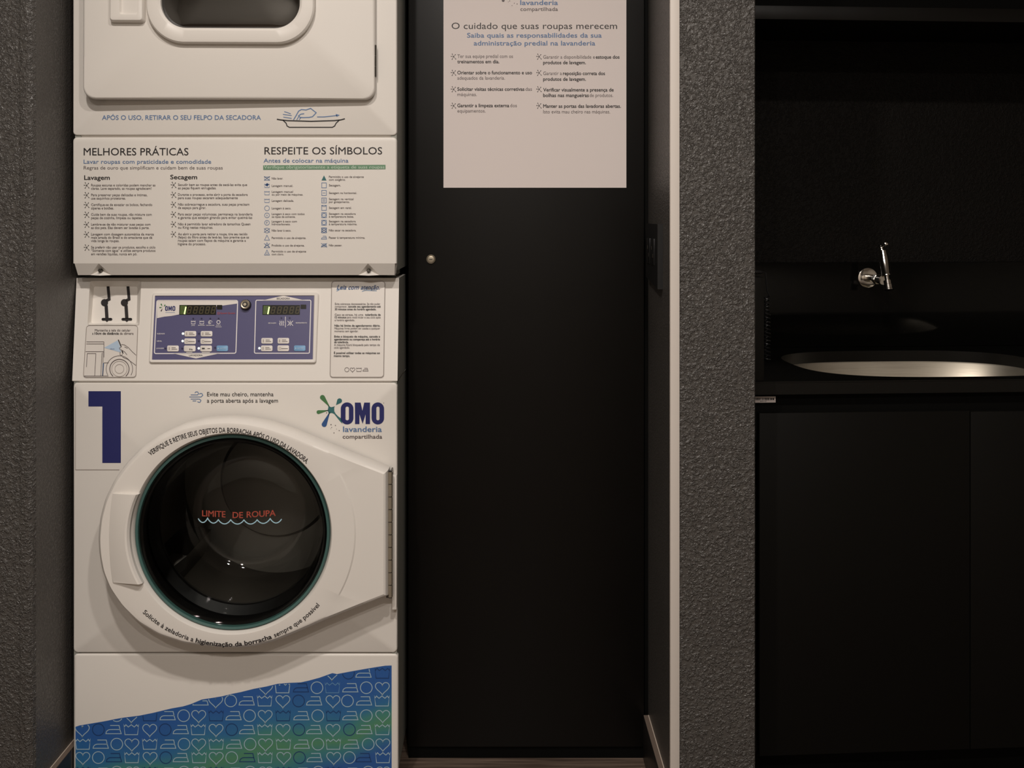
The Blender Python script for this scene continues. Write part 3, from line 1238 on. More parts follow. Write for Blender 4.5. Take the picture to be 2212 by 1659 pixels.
# front panel with the round opening
DCX, DCY = 499.0, 1153.5
b = MB()
holed_panel(b, rrect(158, 827, 858, 1410, 8), DCX, DCY, 214, YW, YW + .014, 'enamel', .004)
fp = b.build('front_panel', wash)
b = MB()
S = plane(YW - .0005)
b.poly([(191, 845), (261, 845), (261, 1000), (221, 1000), (221, 878), (191, 878)], 'navy', S)
b.stroke([(163, 1015), (258, 1015)], 1.3, 'line', S)
b.stroke([(163, 836), (163, 1015)], .8, 'line', S)
b.build('number', fp, recalc=False)
b = MB()
text(b, 'Evite mau cheiro, mantenha', 447.4, 590.7, 855.8, 8.8, 'ink', S, .004)
text(b, 'a porta aberta após a lavagem', 447, 600.4, 869.6, 8.8, 'ink', S, .004)
for pts in ([(412, 853), (427, 853), (429, 850), (427, 846.5), (423, 846.5), (421, 849)],
            [(409, 857.5), (434, 857.5), (438, 854), (436, 850), (432, 850), (431, 852)],
            [(412, 862), (431, 862), (434, 865), (432, 869), (428, 869), (427, 867)], [(416, 866), (424, 866)]):
    b.stroke(pts, 1.5, 'inkblue', S)
b.build('notice_print', fp, recalc=False)
b = MB()


def L5(x, y):
    return (660 + x / 11.64, 840 + y / 11.64)


for hx, hy, r, tx, ty, m in ((425, 215, 62, 620, 470, 'green'), (855, 300, 62, 765, 408, 'tealink'), (325, 585, 48, 600, 535, 'green'),
                             (470, 895, 64, 620, 560, 'blueink')):
    h_, t_ = L5(hx, hy), L5(tx, ty)
    b.poly(drop(h_[0], h_[1], r / 11.64, t_[0], t_[1]), m, S)
b.poly([L5(*p) for p in ((535, 370), (580, 430), (640, 460), (700, 450), (735, 435), (720, 480), (722, 560), (760, 630), (830, 700), (890, 740), (930, 880), (870, 820), (790, 720),
                         (720, 630), (660, 605), (610, 615), (580, 690), (585, 620), (560, 555), (480, 550), (560, 530), (575, 450))], 'tealink', S)
for (xa, xb, ia, ib) in ((885, 1205, 1005, 1090), (1660, 1975, 1780, 1860)):
    o_ = rrect(*L5(xa, 340), *L5(xb, 895), 158 / 11.64)
    i_ = rrect(*L5(ia, 445), *L5(ib, 790), 38 / 11.64)
    b.poly(o_, 'navy', S, [i_])
b.poly([L5(*p) for p in ((1240, 345), (1385, 345), (1430, 550), (1475, 345), (1620, 345), (1620, 885), (1510, 885), (1510, 640), (1435, 880), (1355, 640), (1355, 885), (1245, 885))], 'navy', S)
text(b, 'lavanderia', *[L5(v, 0)[0] for v in (945, 1915)], L5(0, 1080)[1], 11.4, 'inkblue', S, .02)
text(b, 'compartilhada', *[L5(v, 0)[0] for v in (935, 1925)], L5(0, 1250)[1], 8.6, 'inkgrey', S, .014)
for x, y, r in ((530, 603, 1.2), (640, 900, 1.3), (752, 920, 1.1), (655, 970, .9), (780, 1012, .7), (845, 1050, 1.1), (715, 1108, 1.1), (635, 1005, .6), (1965, 355, .8)):
    b.dot(*L5(x, y), r, 'inkgrey', S, 8)
b.build('logo', fp, recalc=False)

# kick panel with the printed vinyl
b = MB()
zk = .03
ol = [p for p in wl(rrect(159, 1413, 860, 1600, 8), YW)]
ol = [(p[0], p[1] if p[1] > ray(0, 1500, YW)[2] else zk) for p in ol]
solid(b, ol, YW + .014, YW, 'enamel', .004)
kp = b.build('kick_panel', wash)
b = MB()
SD = plane(YW - .0004)
tear = [(163, 1570), (172, 1567), (190, 1564), (220, 1559), (236, 1556), (250, 1553), (268, 1550), (300, 1546), (330, 1540), (355, 1534), (372, 1530), (395, 1526), (412, 1521),
        (436, 1511), (462, 1507), (480, 1504), (500, 1499), (520, 1495), (548, 1488), (575, 1483), (600, 1477), (626, 1475), (650, 1474), (668, 1470), (690, 1464), (718, 1454),
        (728, 1456), (760, 1450), (800, 1443), (832, 1438), (846, 1437.5)]
b.poly(tear + [(846, 1705), (163, 1705)], 'decal', SD)
film = b.build('vinyl_film', kp, recalc=False)
film['label'] = 'blue and green vinyl printed with laundry symbols'
b = MB()
SI = plane(YW - .0008)
R = [
    (1454, 'h1762 c1850d i1930 t2030d'),
    (1485.6, 'h1410 t1500 i1598d c1683 t1765m i1860 c1945 h2030'),
    (1514, 'i1065 h1145 c1225 i1310 t1405 h1502 c1585d i1668 h1768 c1845 i1933 t2028'),
    (1546, 'c620 h697 t795d i890 c975 h1055 t1147d i1240 c1325 h1408 t1503d i1600 c1687 t1770d i1860 c1945 h2032'),
    (1576, 'h437 c522d i603 t697 h795 c877d i960 t1052 h1147 c1230d i1312 t1406 h1503 c1587d i1668 h1768 c1855d i1935 t2030'),
    (1607.5, 't440 i535 c620 h700 t795 i893 c977 h1055 t1148 i1243 c1328 h1410 t1505 i1602 c1688 t1770 i1865 c1955 h2033'),
    (1636.5, 'h440 c522 i605d t700 h797 c880d i960 t1057 h1148 c1230 i1313d t1407 h1507 c1590d i1670 h1772 c1855 i1930d t2033'),
    (1668, 't440d i540 c620 h705 t795d i890 c977 h1060 t1148d i1243 c1328 h1412 t1505d i1602 c1690 t1770d i1865 c1955 h2035')]


def tear_y(x):
    for (xa, ya), (xb, yb) in zip(tear, tear[1:]):
        if xa <= x <= xb:
            return ya + (yb - ya) * (x - xa) / (xb - xa)
    return 1437


def clip_stroke(pts, wd, m, closed=True):
    run = []
    n = len(pts)
    fine = []
    for i in range(n if closed else n - 1):
        a, c = pts[i], pts[(i + 1) % n]
        for k_ in range(4):
            fine.append((a[0] + (c[0] - a[0]) * k_ / 4, a[1] + (c[1] - a[1]) * k_ / 4))
    ok = [p[1] > tear_y(p[0]) + 1.5 for p in fine]
    if all(ok):
        b.stroke(pts, wd, m, SI, closed)
        return
    if not any(ok):
        return
    st = next(i for i in range(len(fine)) if not ok[i])
    for i in range(len(fine) + 1):
        j = (st + i) % len(fine)
        if ok[j]:
            run.append(fine[j])
        else:
            if len(run) > 1:
                b.stroke(run, wd, m, SI)
            run = []


for y, line in R:
    for tok in line.split():
        kd, rest = tok[0], tok[1:]
        m = 'iconpale'
        if rest[-1] in 'dm':
            m = 'icondark' if rest[-1] == 'd' else 'inksky'
            rest = rest[:-1]
        x = float(rest) / 2.458
        s = 33.0
        if kd == 'i':
            body, grip = iron(x, y, s)
            clip_stroke(body, 1.7, m)
            clip_stroke(grip, 1.7, m, False)
        else:
            clip_stroke({'h': heart(x, y, s * .92), 'c': circ(x, y, s * .385, n=24), 't': tub(x, y, s * .98)}[kd], 1.7, m)
b.build('symbols', film, recalc=False)

# ---------------------------------------------------------------- door
OUT = [(837, 1019), (760, 989), (685, 958), (630, 935), (575, 917), (530, 908), (490, 905), (440, 908), (390, 920), (340, 943), (300, 970), (269, 1002), (243, 1037), (222, 1080),
       (211, 1122), (207, 1165), (209, 1200), (216, 1238), (231, 1275), (258, 1314), (295, 1350), (340, 1377), (395, 1395), (457, 1403), (500, 1405), (545, 1402), (590, 1391),
       (640, 1371), (700, 1345), (770, 1317), (837, 1291)]
YD = YW - .056        # face of the door
XHNG = ray(843, 0, YD)[0]
TB = math.tan(math.radians(2.6))     # the door stands slightly ajar on its right hinge


def dray(px, py, Yb):
    Y = (Yb - XHNG * TB) / (1 - (px - VX) / F * TB)
    return ((px - VX) * Y / F, Y, ZC + (VY - py) * Y / F)


def swing(X, Y):
    return Y - (XHNG - X) * TB


NA = 360
angs = [2 * PI * i / NA for i in range(NA)]
for p in (OUT[0], OUT[-1]):
    angs.append(math.atan2(p[1] - DCY, p[0] - DCX) % (2 * PI))
angs = sorted(angs)
RO = [polyR(OUT, DCX, DCY, a) for a in angs]
# soften the traced outline away from the hinge corners
for _ in range(6):
    RS = RO[:]
    for i in range(len(angs)):
        a = angs[i]
        x = DCX + RO[i] * math.cos(a)
        if x < 700:
            RS[i] = (RO[i - 1] + RO[i] * 2 + RO[(i + 1) % len(angs)]) / 4
    RO = RS


def dring(fn, Y, Yref=None):
    out = []
    for a, R_ in zip(angs, RO):
        r = fn(R_)
        x, _, z = dray(DCX + r * math.cos(a), DCY + r * math.sin(a), YD)
        out.append((x, swing(x, Y), z))
    return out


b = MB()
PO = [(DCX + R_ * math.cos(a), DCY + R_ * math.sin(a)) for a, R_ in zip(angs, RO)]


def inset(d):
    """outline moved inwards by d pixels"""
    out = []
    n = len(PO)
    for i in range(n):
        e0 = (Vector(PO[i]) - Vector(PO[i - 1])).normalized()
        e1 = (Vector(PO[(i + 1) % n]) - Vector(PO[i])).normalized()
        n0, n1 = Vector((-e0.y, e0.x)), Vector((-e1.y, e1.x))
        q_ = (n0 + n1).normalized()
        q_ = q_ * (d / max(.5, q_.dot(n0)))
        out.append((PO[i][0] + q_.x, PO[i][1] + q_.y))
    # near the two hinge corners the moved points collapse onto the corner
    for c in (OUT[0], OUT[-1]):
        k0 = min(range(n), key=lambda i: math.hypot(PO[i][0] - c[0], PO[i][1] - c[1]))
        for i in range(n):
            if math.hypot(PO[i][0] - c[0], PO[i][1] - c[1]) < d * 1.6:
                out[i] = out[k0]
    return out


def pring(pts, Y):
    out = []
    for k_, p in enumerate(pts):
        x, _, z = dray(p[0], p[1], YD)
        y = Y(k_) if callable(Y) else Y
        out.append((x, swing(x, y), z))
    return out


def flap(k_):
    t = min(1, max(0, (RO[k_] - 292) / 50))
    return t * t * (3 - 2 * t)


I9 = inset(9)
cr = [min(268, r - 13) for r in RO]
pol = lambda rs: [(DCX + r * math.cos(a), DCY + r * math.sin(a)) for r, a in zip(rs, angs)]
b.loft([pring(inset(3), YW - .0035), pring(PO, YW - .010), pring(PO, YD + .018), pring(inset(1.5), YD + .0105), pring(inset(5), YD + .005),
        pring(I9, lambda k_: YD + .0012 + .0016 * flap(k_)), pring(pol([r + 1.6 for r in cr]), lambda k_: YD + .0006 + .0018 * flap(k_)), pring(pol([r - 1.6 for r in cr]), YD + .0004),
        pring(pol([228] * len(cr)), YD), pring(pol([218] * len(cr)), YD + .0006), pring(pol([215.5] * len(cr)), YD + .004), pring(pol([212.5] * len(cr)), YD + .014), pring(pol([212.5] * len(cr)), YD + .055)], 'plastic')
dw = b.build('door', wash, angle=24)
S = lambda px, py: dray(px, py, YD - .0004)
b = MB()
arc_text(b, 'VERIFIQUE E RETIRE SEUS OBJETOS DA BORRACHA APÓS O USO DA LAVADORA.', 482.7, 1205, 271.0, 125.5, 48.6, 10.2, 'ink', S, .012)
b.build('lettering', dw, recalc=False)
b = MB()
arc_text(b, 'Solicite à zeladoria a', 491.7, 1128, 268.5, 226.8, 253.8, 9.6, 'ink', S, .008, True)
arc_text(b, 'higienização da borracha', 491.7, 1128, 268.5, 255.0, 290.9, 9.6, 'ink', S, .03, True)
arc_text(b, 'sempre que possível', 491.7, 1128, 268.5, 292.3, 317.8, 9.6, 'ink', S, .008, True)
b.build('lettering', dw, recalc=False)

# grip: a wedge standing up from the left of the ring
b = MB()
rows_ = []
for k_ in range(25):
    y = 1066 + (1258 - 1066) * k_ / 24
    t = (k_ / 24 - .5) * 2
    xo = 226 + 8 * t * t
    xi = DCX - math.sqrt(219.5 ** 2 - (y - DCY) ** 2) - 1.5 * (1 - t * t)
    rows_.append([dray(px, y, YD) for px in (xo, xo + 12, xi - 4, xi, xi + 4, xi + 5, xo)])
dY = [.0065, -.0015, -.0125, -.0115, -.006, .018, .018]
rows_ = [[(p[0], p[1] + q, p[2]) for p, q in zip(r_, dY)] for r_ in rows_]
b.loft(rows_, 'plastic', True, True)
b.build('handle', dw, angle=24)

# glass bowl with its greenish rim
b = MB()


def cring(r, Y, n=96):
    return [(ray(DCX + r * math.cos(2 * PI * i / n), 0, YW)[0], Y, ray(0, DCY + r * math.sin(2 * PI * i / n), YW)[2]) for i in range(n)]


def gring(r, d, n=96):
    """ring belonging to the door: radius in pixels at the door face, depth behind it"""
    out = []
    for i in range(n):
        x, _, z = dray(DCX + r * math.cos(2 * PI * i / n), DCY + r * math.sin(2 * PI * i / n), YD)
        out.append((x, swing(x, YD + d), z))
    return out


b.loft([gring(212.6, .030), gring(212.6, .014), gring(210, .009), gring(205.5, .0105), gring(203.8, .018)], 'teal')
b.loft([gring(204, .018), gring(203.2, .056)], 'rubber')
b.build('glass_rim', dw)
b = MB()
bowl = [(204.5, .014), (203, .0105), (201, .012), (199, .0105), (196, .012), (193, .020), (189, .040), (185, .052), (184, .056), (180, .075), (175, .092), (173.5, .097), (164, .125), (150, .150), (146, .152),
        (136, .164), (126, .170), (118, .172), (114, .1705), (60, .1715), (.01, .172)]
b.loft([gring(r, d) for r, d in bowl], 'glass')
o = b.build('glass_bowl', dw, angle=60)
o['label'] = 'clear glass bowl'
# load limit mark printed on the bowl
b = MB()
S = lambda px, py: dray(px, py, YD + .0085)


def L7(x, y):
    return (400 + x / 6.9125, 1000 + y / 6.9125)


for s, xa, xb, ya, yb in (('LIMITE', 255, 600, 795, 812), ('DE', 710, 862, 822, 822), ('ROUPA', 920, 1350, 816, 790)):
    text(b, s, L7(xa, 0)[0], L7(xb, 0)[0], L7(0, ya)[1], 12.8, 'redglass', S, .02, 0, (yb - ya) / 6.9)
wv = [195, 335, 495, 680, 878, 1075, 1270, 1440]
wy = [830, 825, 848, 850, 852, 850, 832, 838]
pts = []
for i in range(7):
    for k_ in range(8):
        t = k_ / 8
        pts.append(L7(wv[i] + (wv[i + 1] - wv[i]) * t, wy[i] + (wy[i + 1] - wy[i]) * t + 62 * math.sin(PI * t) ** .8))
pts.append(L7(wv[7], wy[7]))
b.stroke(pts, 2.2, 'waveblue', S)
o = b.build('limit_mark', dw, recalc=False)
o['label'] = 'red wording over a pale blue wave line'

# rubber boot, drum and its paddles
b = MB()
b.loft([cring(213.8, YW + .010), cring(213.8, YW + .001), cring(212, YW - .001), cring(204, YW), cring(198, YW + .006), cring(196, YW + .03), cring(204, YW + .05), cring(203, YW + .07), cring(186, YW + .085), cring(186, YW + .10)], 'rubber')
b.build('door_seal', wash)
b = MB()
b.loft([cring(184, YW + .095), cring(250, YW + .10), cring(256, YW + .11), cring(256, YW + .42), cring(240, YW + .45), cring(150, YW + .46), cring(140, YW + .44), cring(.01, YW + .44)], 'drum')
dr = b.build('drum', wash)
dc = ray(DCX, DCY, YW)
for a in (95, 215, 335):
    b = MB()
    t = math.radians(a)
    d = Vector((math.cos(t), 0, math.sin(t)))
    n_ = Vector((-d.z, 0, d.x))
    R0 = 252 * YW / F
    rings = []
    for y, h in ((YW + .13, .02), (YW + .17, .07), (YW + .37, .07), (YW + .41, .02)):
        c = Vector((dc[0], y, dc[2]))
        rings.append([tuple(c + d * R0 - n_ * .045), tuple(c + d * (R0 - h * .7) - n_ * .022), tuple(c + d * (R0 - h)), tuple(c + d * (R0 - h * .7) + n_ * .022), tuple(c + d * R0 + n_ * .045)])
    b.loft(rings, 'drum', True, True)
    b.build('paddle', dr)

# long piano hinge at the right of the door
b = MB()
hx = ray(843, 0, YD + .022)[0]
for i in range(10):
    za, zb_ = ray(0, 1018 + 27.2 * i + 1, YD + .022)[2], ray(0, 1018 + 27.2 * (i + 1) - 1, YD + .022)[2]
    b.tube([(hx, YD + .022, zb_), (hx, YD + .022, za)], .0052, 'satin', 12)
za, zb_ = ray(0, 1018, YD + .022)[2], ray(0, 1290, YD + .022)[2]
b.tube([(hx, YD + .022, zb_ - .001), (hx, YD + .022, za + .001)], .0038, 'slot', 10)
b.box((hx - .008, YD + .018, zb_), (hx, YD + .020, za), 'darkmetal')
b.box((hx, YD + .020, zb_), (hx + .0025, YW - .0003, za), 'darkmetal')
o = b.build('hinge', wash)
o['label'] = 'long jointed metal hinge'
b = MB()
b.box((hx + .002, YW - .020, ray(0, 1310, YW)[2]), (hx + .012, YW - .0005, ray(0, 1022, YW)[2]), 'plastic', .002)
b.build('hinge_block', wash)

# ---------------------------------------------------------------- control panel (leaning back)
ZB_, ZT_ = ray(0, 822.5, YW)[2], None
PB = .050 / 0.2165                 # lean: depth gained per metre of height
PA = YW - PB * ZB_


def slope(off=0.0):
    def f(px, py):
        t = (PA - off + PB * ZC) / (1 - PB * (VY - py) / F)
        return ((px - VX) * t / F, t, ZC + (VY - py) * t / F)
    return f


S0 = slope(0)
b = MB()
TL, TR, BR, BL = (165.5, 600.5), (862, 600.5), (858.5, 822.5), (156, 822.5)
hx0, hy0, hx1, hy1 = 192, 607, 303, 702


def edge_x(py, a, c):
    return a[0] + (c[0] - a[0]) * (py - a[1]) / (c[1] - a[1])


def q(px, py):
    return S0(px, py)


lft = lambda y: edge_x(y, TL, BL)
rgt = lambda y: edge_x(y, TR, BR)
hole = rquad((194.5, hy0), (305, hy0), (301, hy1), (189, hy1), 5)
b.poly([TL, TR, BR, BL], 'plastic', S0, [hole])
# sides, top, rounded lower lip
YBK = YW + .20


def back(p):
    return (p[0], YBK, p[2])


for a, c in ((TL, BL), (BR, TR), (TR, TL)):
    pa, pc = q(*a), q(*c)
    b.face([pa, pc, back(pc), back(pa)], 'side' if a == BR else 'plastic')
pa, pc = q(*BL), q(*BR)
b.face([pa, pc, (pc[0] - .003, YW + .006, pc[2] - .004), (pa[0] + .003, YW + .006, pa[2] - .004)], 'plastic')
b.face([(pc[0] - .003, YW + .006, pc[2] - .004), (pa[0] + .003, YW + .006, pa[2] - .004), (pa[0], YBK, pa[2] - .004), (pc[0], YBK, pc[2] - .004)], 'plastic')
# the moulded tray with its sloping back
S0b = slope(-.020)
tray = rquad((203, 619), (297, 619), (295, 698), (197, 698), 5)
b.loft([[S0(*p) for p in hole], [slope(.0012)(p[0], p[1]) for p in hole], [S0b(*p) for p in tray]], 'plastic', False, True)
cp = b.build('control_panel', wash, angle=40, recalc=False)
# key shaped slots in the tray
for dx in (0, 310):
    b = MB()
    Sl = slope(-.0192)

    def Z1(x, y):
        return (180 + (x + dx) / 7.213, 600 + y / 7.213)
    b.stroke([Z1(385, 140), Z1(400, 300), Z1(402, 335), Z1(350, 360)], 6.2, 'slot', Sl)
    b.dot(*Z1(385, 138), 3.1, 'slot', Sl)
    b.dot(*Z1(330, 388), 7.8, 'slot', Sl, 20)
    b.stroke([Z1(355, 430), Z1(368, 640)], 7.2, 'slot', Sl)
    b.stroke([Z1(305, 647), Z1(430, 647)], 6.0, 'slot', Sl)
    b.dot(*Z1(305, 647), 3.0, 'slot', Sl)
    b.dot(*Z1(430, 647), 3.0, 'slot', Sl)
    b.poly([Z1(335, 660), Z1(400, 660), Z1(368, 692)], 'slot', Sl)
    o = b.build('slot', cp, recalc=False)
    o['label'] = 'dark keyhole-shaped slot'


def plate(mb, outline, off0, off1, m, ins=1.2):
    cx = sum(p[0] for p in outline) / len(outline)
    cy_ = sum(p[1] for p in outline) / len(outline)
    A, B_ = slope(off0), slope(off1)
    inn = []
    for p in outline:
        d = Vector((p[0] - cx, p[1] - cy_))
        L_ = max(d.length, 1e-6)
        inn.append((p[0] - d.x / L_ * ins, p[1] - d.y / L_ * ins))
    mb.loft([[A(*p) for p in outline], [slope(off1 - (off1 - off0) * .3)(*p) for p in outline], [B_(*p) for p in inn]], m, False, True)


# left sticker: hold the phone screen to the camera
b = MB()
ol = rquad((187, 703), (297.5, 703), (293.5, 814.5), (180, 814.5), 7)
plate(b, ol, .0000, .0022, 'film', .6)
st = b.build('instruction_plate', cp)
st['label'] = 'white plate with a line drawing of a hand holding a phone'
b = MB()
S = slope(.0030)


def Z2(x, y):
    return (180 + x / 7.213, 600 + y / 7.213)


b.stroke([(p[0], p[1]) for p in rquad((187, 703), (297.5, 703), (293.5, 814.5), (180, 814.5), 7)], 1.0, 'line', S, True)
text(b, 'Mantenha a tela do celular', *[Z2(v, 0)[0] for v in (180, 735)], Z2(0, 835)[1], 5, 'inkgrey', S, .004)
text(b, 'a', *[Z2(v, 0)[0] for v in (138, 156)], Z2(0, 884)[1], 5, 'ink', S)
text(b, '10cm de distância', *[Z2(v, 0)[0] for v in (175, 552)], Z2(0, 884)[1], 5, 'ink', S, .03)
text(b, 'da câmera', *[Z2(v, 0)[0] for v in (568, 782)], Z2(0, 884)[1], 5, 'inkgrey', S, .004)
b.poly([Z2(325, 1090), Z2(535, 975), Z2(570, 1065), Z2(585, 1165)], 'paleblue', slope(.0027))
LN = [[(48, 998), (320, 998), (320, 1150), (36, 1150)], [(48, 1030), (320, 1030)], [(310, 1150), (300, 1530), (10, 1530)], [(322, 1155), (320, 1240)], [(48, 1390), (62, 1180), (195, 1180), (178, 1530)],
      [(290, 1170), (272, 1530)], [(320, 1325), (395, 1325)], [(320, 1325), (305, 1530), (390, 1530)],
      [(590, 1040), (640, 1045), (700, 1085), (760, 1150), (820, 1205)], [(610, 1235), (690, 1270), (760, 1320), (820, 1365)], [(590, 1085), (560, 1095), (575, 1125), (600, 1120)], [(600, 1130), (640, 1150), (680, 1200)],
      [(575, 1150), (570, 1195), (590, 1212), (612, 1195)], [(640, 1075), (690, 1100)]]
for l in LN:
    b.stroke([Z2(*p) for p in l], 1.0, 'inkgrey', S)
b.stroke([Z2(545, 965), Z2(590, 1075)], 2.2, 'ink', S)
b.stroke([Z2(600, 1130), Z2(618, 1180)], 2.4, 'ink', S)
b.stroke([Z2(312, 1330), Z2(300, 1530)], 1.8, 'inkblue', S)
for r, wd in ((205, 1.0), (150, 1.6), (120, .7), (70, .7)):
    cc = Z2(562, 1420)
    pts = [p for p in circ(cc[0], cc[1], r / 7.213, n=48, a0=PI * .75, a1=PI * 2.25, open_=True) if p[1] < 813]
    if r < 130:
        b.stroke(circ(cc[0], cc[1], r / 7.213, n=36), wd, 'line', S, True)
    else:
        full = [p for p in circ(cc[0], cc[1], r / 7.213, n=72, a0=PI / 2 + .02, a1=PI * 2.5 - .02, open_=True) if p[1] < 812.5]
        b.stroke(full, wd, 'inkgrey', S)
text(b, '10cm', *[Z2(v, 0)[0] for v in (418, 485)], Z2(0, 1118)[1], 2.6, 'navy', S)
b.build('lettering', st, recalc=False)

# right plate: read with attention
b = MB()
ol = rquad((716.5, 607.5), (831.5, 607.5), (828.5, 814.5), (713, 814.5), 7)
plate(b, ol, .0000, .0022, 'film', .6)
st = b.build('notice_plate', cp)
st['label'] = 'tall white plate with small print'
b = MB()
b.stroke(ol, 1.3, 'line', S, True)


def Z3(x, y):
    return (700 + x / 7.213, 600 + y / 7.213)


text(b, 'Leia com', *[Z3(v, 0)[0] for v in (195, 540)], Z3(0, 183)[1], 9.5, 'inksky', S, .006, .35)
text(b, 'atenção.', *[Z3(v, 0)[0] for v in (570, 862)], Z3(0, 183)[1], 9.5, 'inksky', S, .006, .35)
text(b, 'Leia com', *[Z3(v, 0)[0] for v in (200, 543)], Z3(0, 178)[1], 9.5, 'navy', slope(.0034), -.012, .35)
text(b, 'atenção.', *[Z3(v, 0)[0] for v in (575, 865)], Z3(0, 178)[1], 9.5, 'navy', slope(.0034), -.012, .35)
b.stroke([Z3(195, 207), Z3(240, 185)], 1.2, 'inksky', S)
b.stroke([Z3(590, 212), Z3(640, 196), Z3(820, 203)], 1.0, 'inksky', S)
NT = [(407, [('Evita cobranças desnecessárias. Se não puder', 170, 875, 0)]), (448, [('comparecer,', 168, 360, 0), ('cancele seu agendamento até', 375, 880, 1)]),
      (491, [('30 minutos antes do horário agendado.', 168, 812, 1)]), (576, [('Caso se atrase, há uma', 166, 610, 0), ('tolerância de', 640, 880, 1)]),
      (617, [('15 minutos', 165, 345, 1), ('para você iniciar o seu ciclo após', 358, 880, 0)]), (660, [('o horário agendado.', 165, 478, 0)]),
      (746, [('Não há limite de agendamento diário.', 163, 875, 1)]), (789, [('Máquinas livres podem ser usadas a qualquer', 162, 872, 0)]), (832, [('momento sem agendar.', 162, 535, 0)]),
      (916, [('Evite o bloqueio de máquina, cancele o', 160, 873, 1)]), (960, [('agendamento ou compareça até o horário', 160, 872, 1)]), (1003, [('de tolerância.', 158, 380, 1)]),
      (1046, [('A máquina ficará bloqueada pelo tempo do', 157, 870, 0)]), (1088, [('ciclo agendado.', 157, 400, 0)]), (1172, [('É possível utilizar todas as máquinas ao', 155, 870, 1)]), (1217, [('mesmo tempo.', 153, 402, 1)])]
for v, runs in NT:
    for s, xa, xb, bo in runs:
        text(b, s, Z3(xa, 0)[0], Z3(xb, 0)[0], Z3(0, v + 14)[1], 4.3, 'ink' if bo else 'inkgrey', S, .03 if bo else .004)
for kd, x in (('c', 355), ('h', 443), ('t', 543), ('i', 645)):
    icon(b, kd, *Z3(x, 1432), 11.5, .9, 'inkgrey', S)
b.build('lettering', st, recalc=False)

# raised bezel with the blue overlay
b = MB()
ol = rquad((329.5, 632.5), (688.5, 631.5), (682.5, 784), (322, 783.5), 6)
il = rquad((335.4, 639.5), (678.3, 639), (675.4, 776.3), (328.7, 777), 1.0)
n_ = len(ol)
b.loft([[S0(*p) for p in ol], [slope(.005)(*p) for p in ol], [slope(.0065)(p[0] + (q_[0] - p[0]) * .25, p[1] + (q_[1] - p[1]) * .25) for p, q_ in zip(ol, il)],
        [slope(.0062)(p[0] + (q_[0] - p[0]) * .85, p[1] + (q_[1] - p[1]) * .85) for p, q_ in zip(ol, il)], [slope(.0040)(*p) for p in il]], 'plastic')
bz = b.build('bezel', cp)
b = MB()
b.poly(il, 'panelblue', slope(.0040))


def ZA(x, y):
    return (320 + x / 10.055, 630 + y / 10.055)


def ZQ(x, y):
    return (510 + x / 10.368, 630 + y / 10.368)


S = slope(.0044)
S2 = slope(.0047)
b.stroke(rquad((338.9, 649), (513.4, 649), (509.5, 763), (333.4, 763.8), 4), 2.0, 'white', S, True)
b.poly([(339.5, 650), (343, 649), (509, 649), (512.5, 651), (512, 655.8), (500, 657.5), (479, 660.3), (440, 667), (410, 673.5), (396, 677.4), (387.6, 679), (370, 682.5), (355, 684), (339, 687.3)], 'btn', S)
b.poly([(373.7, 763.5), (476, 763), (423.4, 774.4)], 'btn', S)
text(b, 'LAVADORA', 408.5, 437.5, 769.3, 3.6, 'ink', S2, .01)
b.stroke(rquad((552.8, 648.5), (671.6, 648.5), (668.4, 763), (549.6, 763), 3), 1.9, 'white', S, True)
b.poly([(566, 649), (612.2, 638.6), (660, 649)], 'btn', S)
text(b, 'SECADORA', 597.5, 626, 646.6, 3.6, 'ink', S2, .01)
# small brand mark
for hx_, hy_, tx_, ty_ in ((285, 275, 310, 330), (258, 345, 310, 345), (285, 415, 315, 360), (365, 295, 335, 330)):
    h_, t_ = ZA(hx_, hy_), ZA(tx_, ty_)
    b.poly(drop(h_[0], h_[1], 1.5, t_[0], t_[1], 8), 'green' if hy_ < 400 else 'inkgrey', S2)
for xa, xb in ((368, 430), (525, 590)):
    b.poly(rrect(*ZA(xa, 312), *ZA(xb, 418), 2.4), 'navy', S2, [rrect(*ZA(xa + 24, 335), *ZA(xb - 22, 396), .6)])
b.poly([ZA(*p) for p in ((440, 315), (464, 315), (478, 360), (492, 315), (516, 315), (516, 416), (497, 416), (497, 372), (478, 414), (460, 372), (460, 416), (440, 416))], 'navy', S2)
b.stroke([ZA(375, 452), ZA(580, 455)], .8, 'inkblue', S2)
text(b, 'Speed Queen', *[ZA(v, 0)[0] for v in (1570, 1890)], ZA(0, 482)[1], 3.4, 'red', S2, .01)
b.stroke(circ(*ZA(1530, 470), 2.2, n=14), .8, 'red', S2, True)
for x in (980, 1160, 1350, 1530):
    b.dot(*ZA(x, 585), 2.0, 'leddark', S2, 10)
icon(b, 't', *ZA(980, 670), 9.5, 1.1, 'white', S2)
icon(b, 't', *ZA(1165, 670), 9.5, 1.1, 'white', S2)
for a_ in (0, 1, 2):
    b.stroke(circ(*ZA(1350, 668), 1.6 + 1.3 * a_, n=12, a0=a_, a1=a_ + 4.2, open_=True), .7, 'white', S2)
b.stroke(circ(*ZA(1527, 662), 3.6, n=14), 1.3, 'white', S2, True)
for s, xa, xb, y in (('LAVAR', 940, 1015, 745), ('ENXAGUAR', 1088, 1228, 742), ('CENTRIFUGAR', 1258, 1437, 742), ('PORTA', 1478, 1577, 738), ('TRAVADA', 1460, 1595, 775),
                     ('SUJIDADE', 192, 360, 925), ('NÍVEL', 190, 300, 1086), ('LAVAGEM', 178, 340, 1243)):
    text(b, s, ZA(xa, 0)[0], ZA(xb, 0)[0], ZA(0, y)[1], 2.0 if y < 800 else 2.4, 'white', S2, .02)
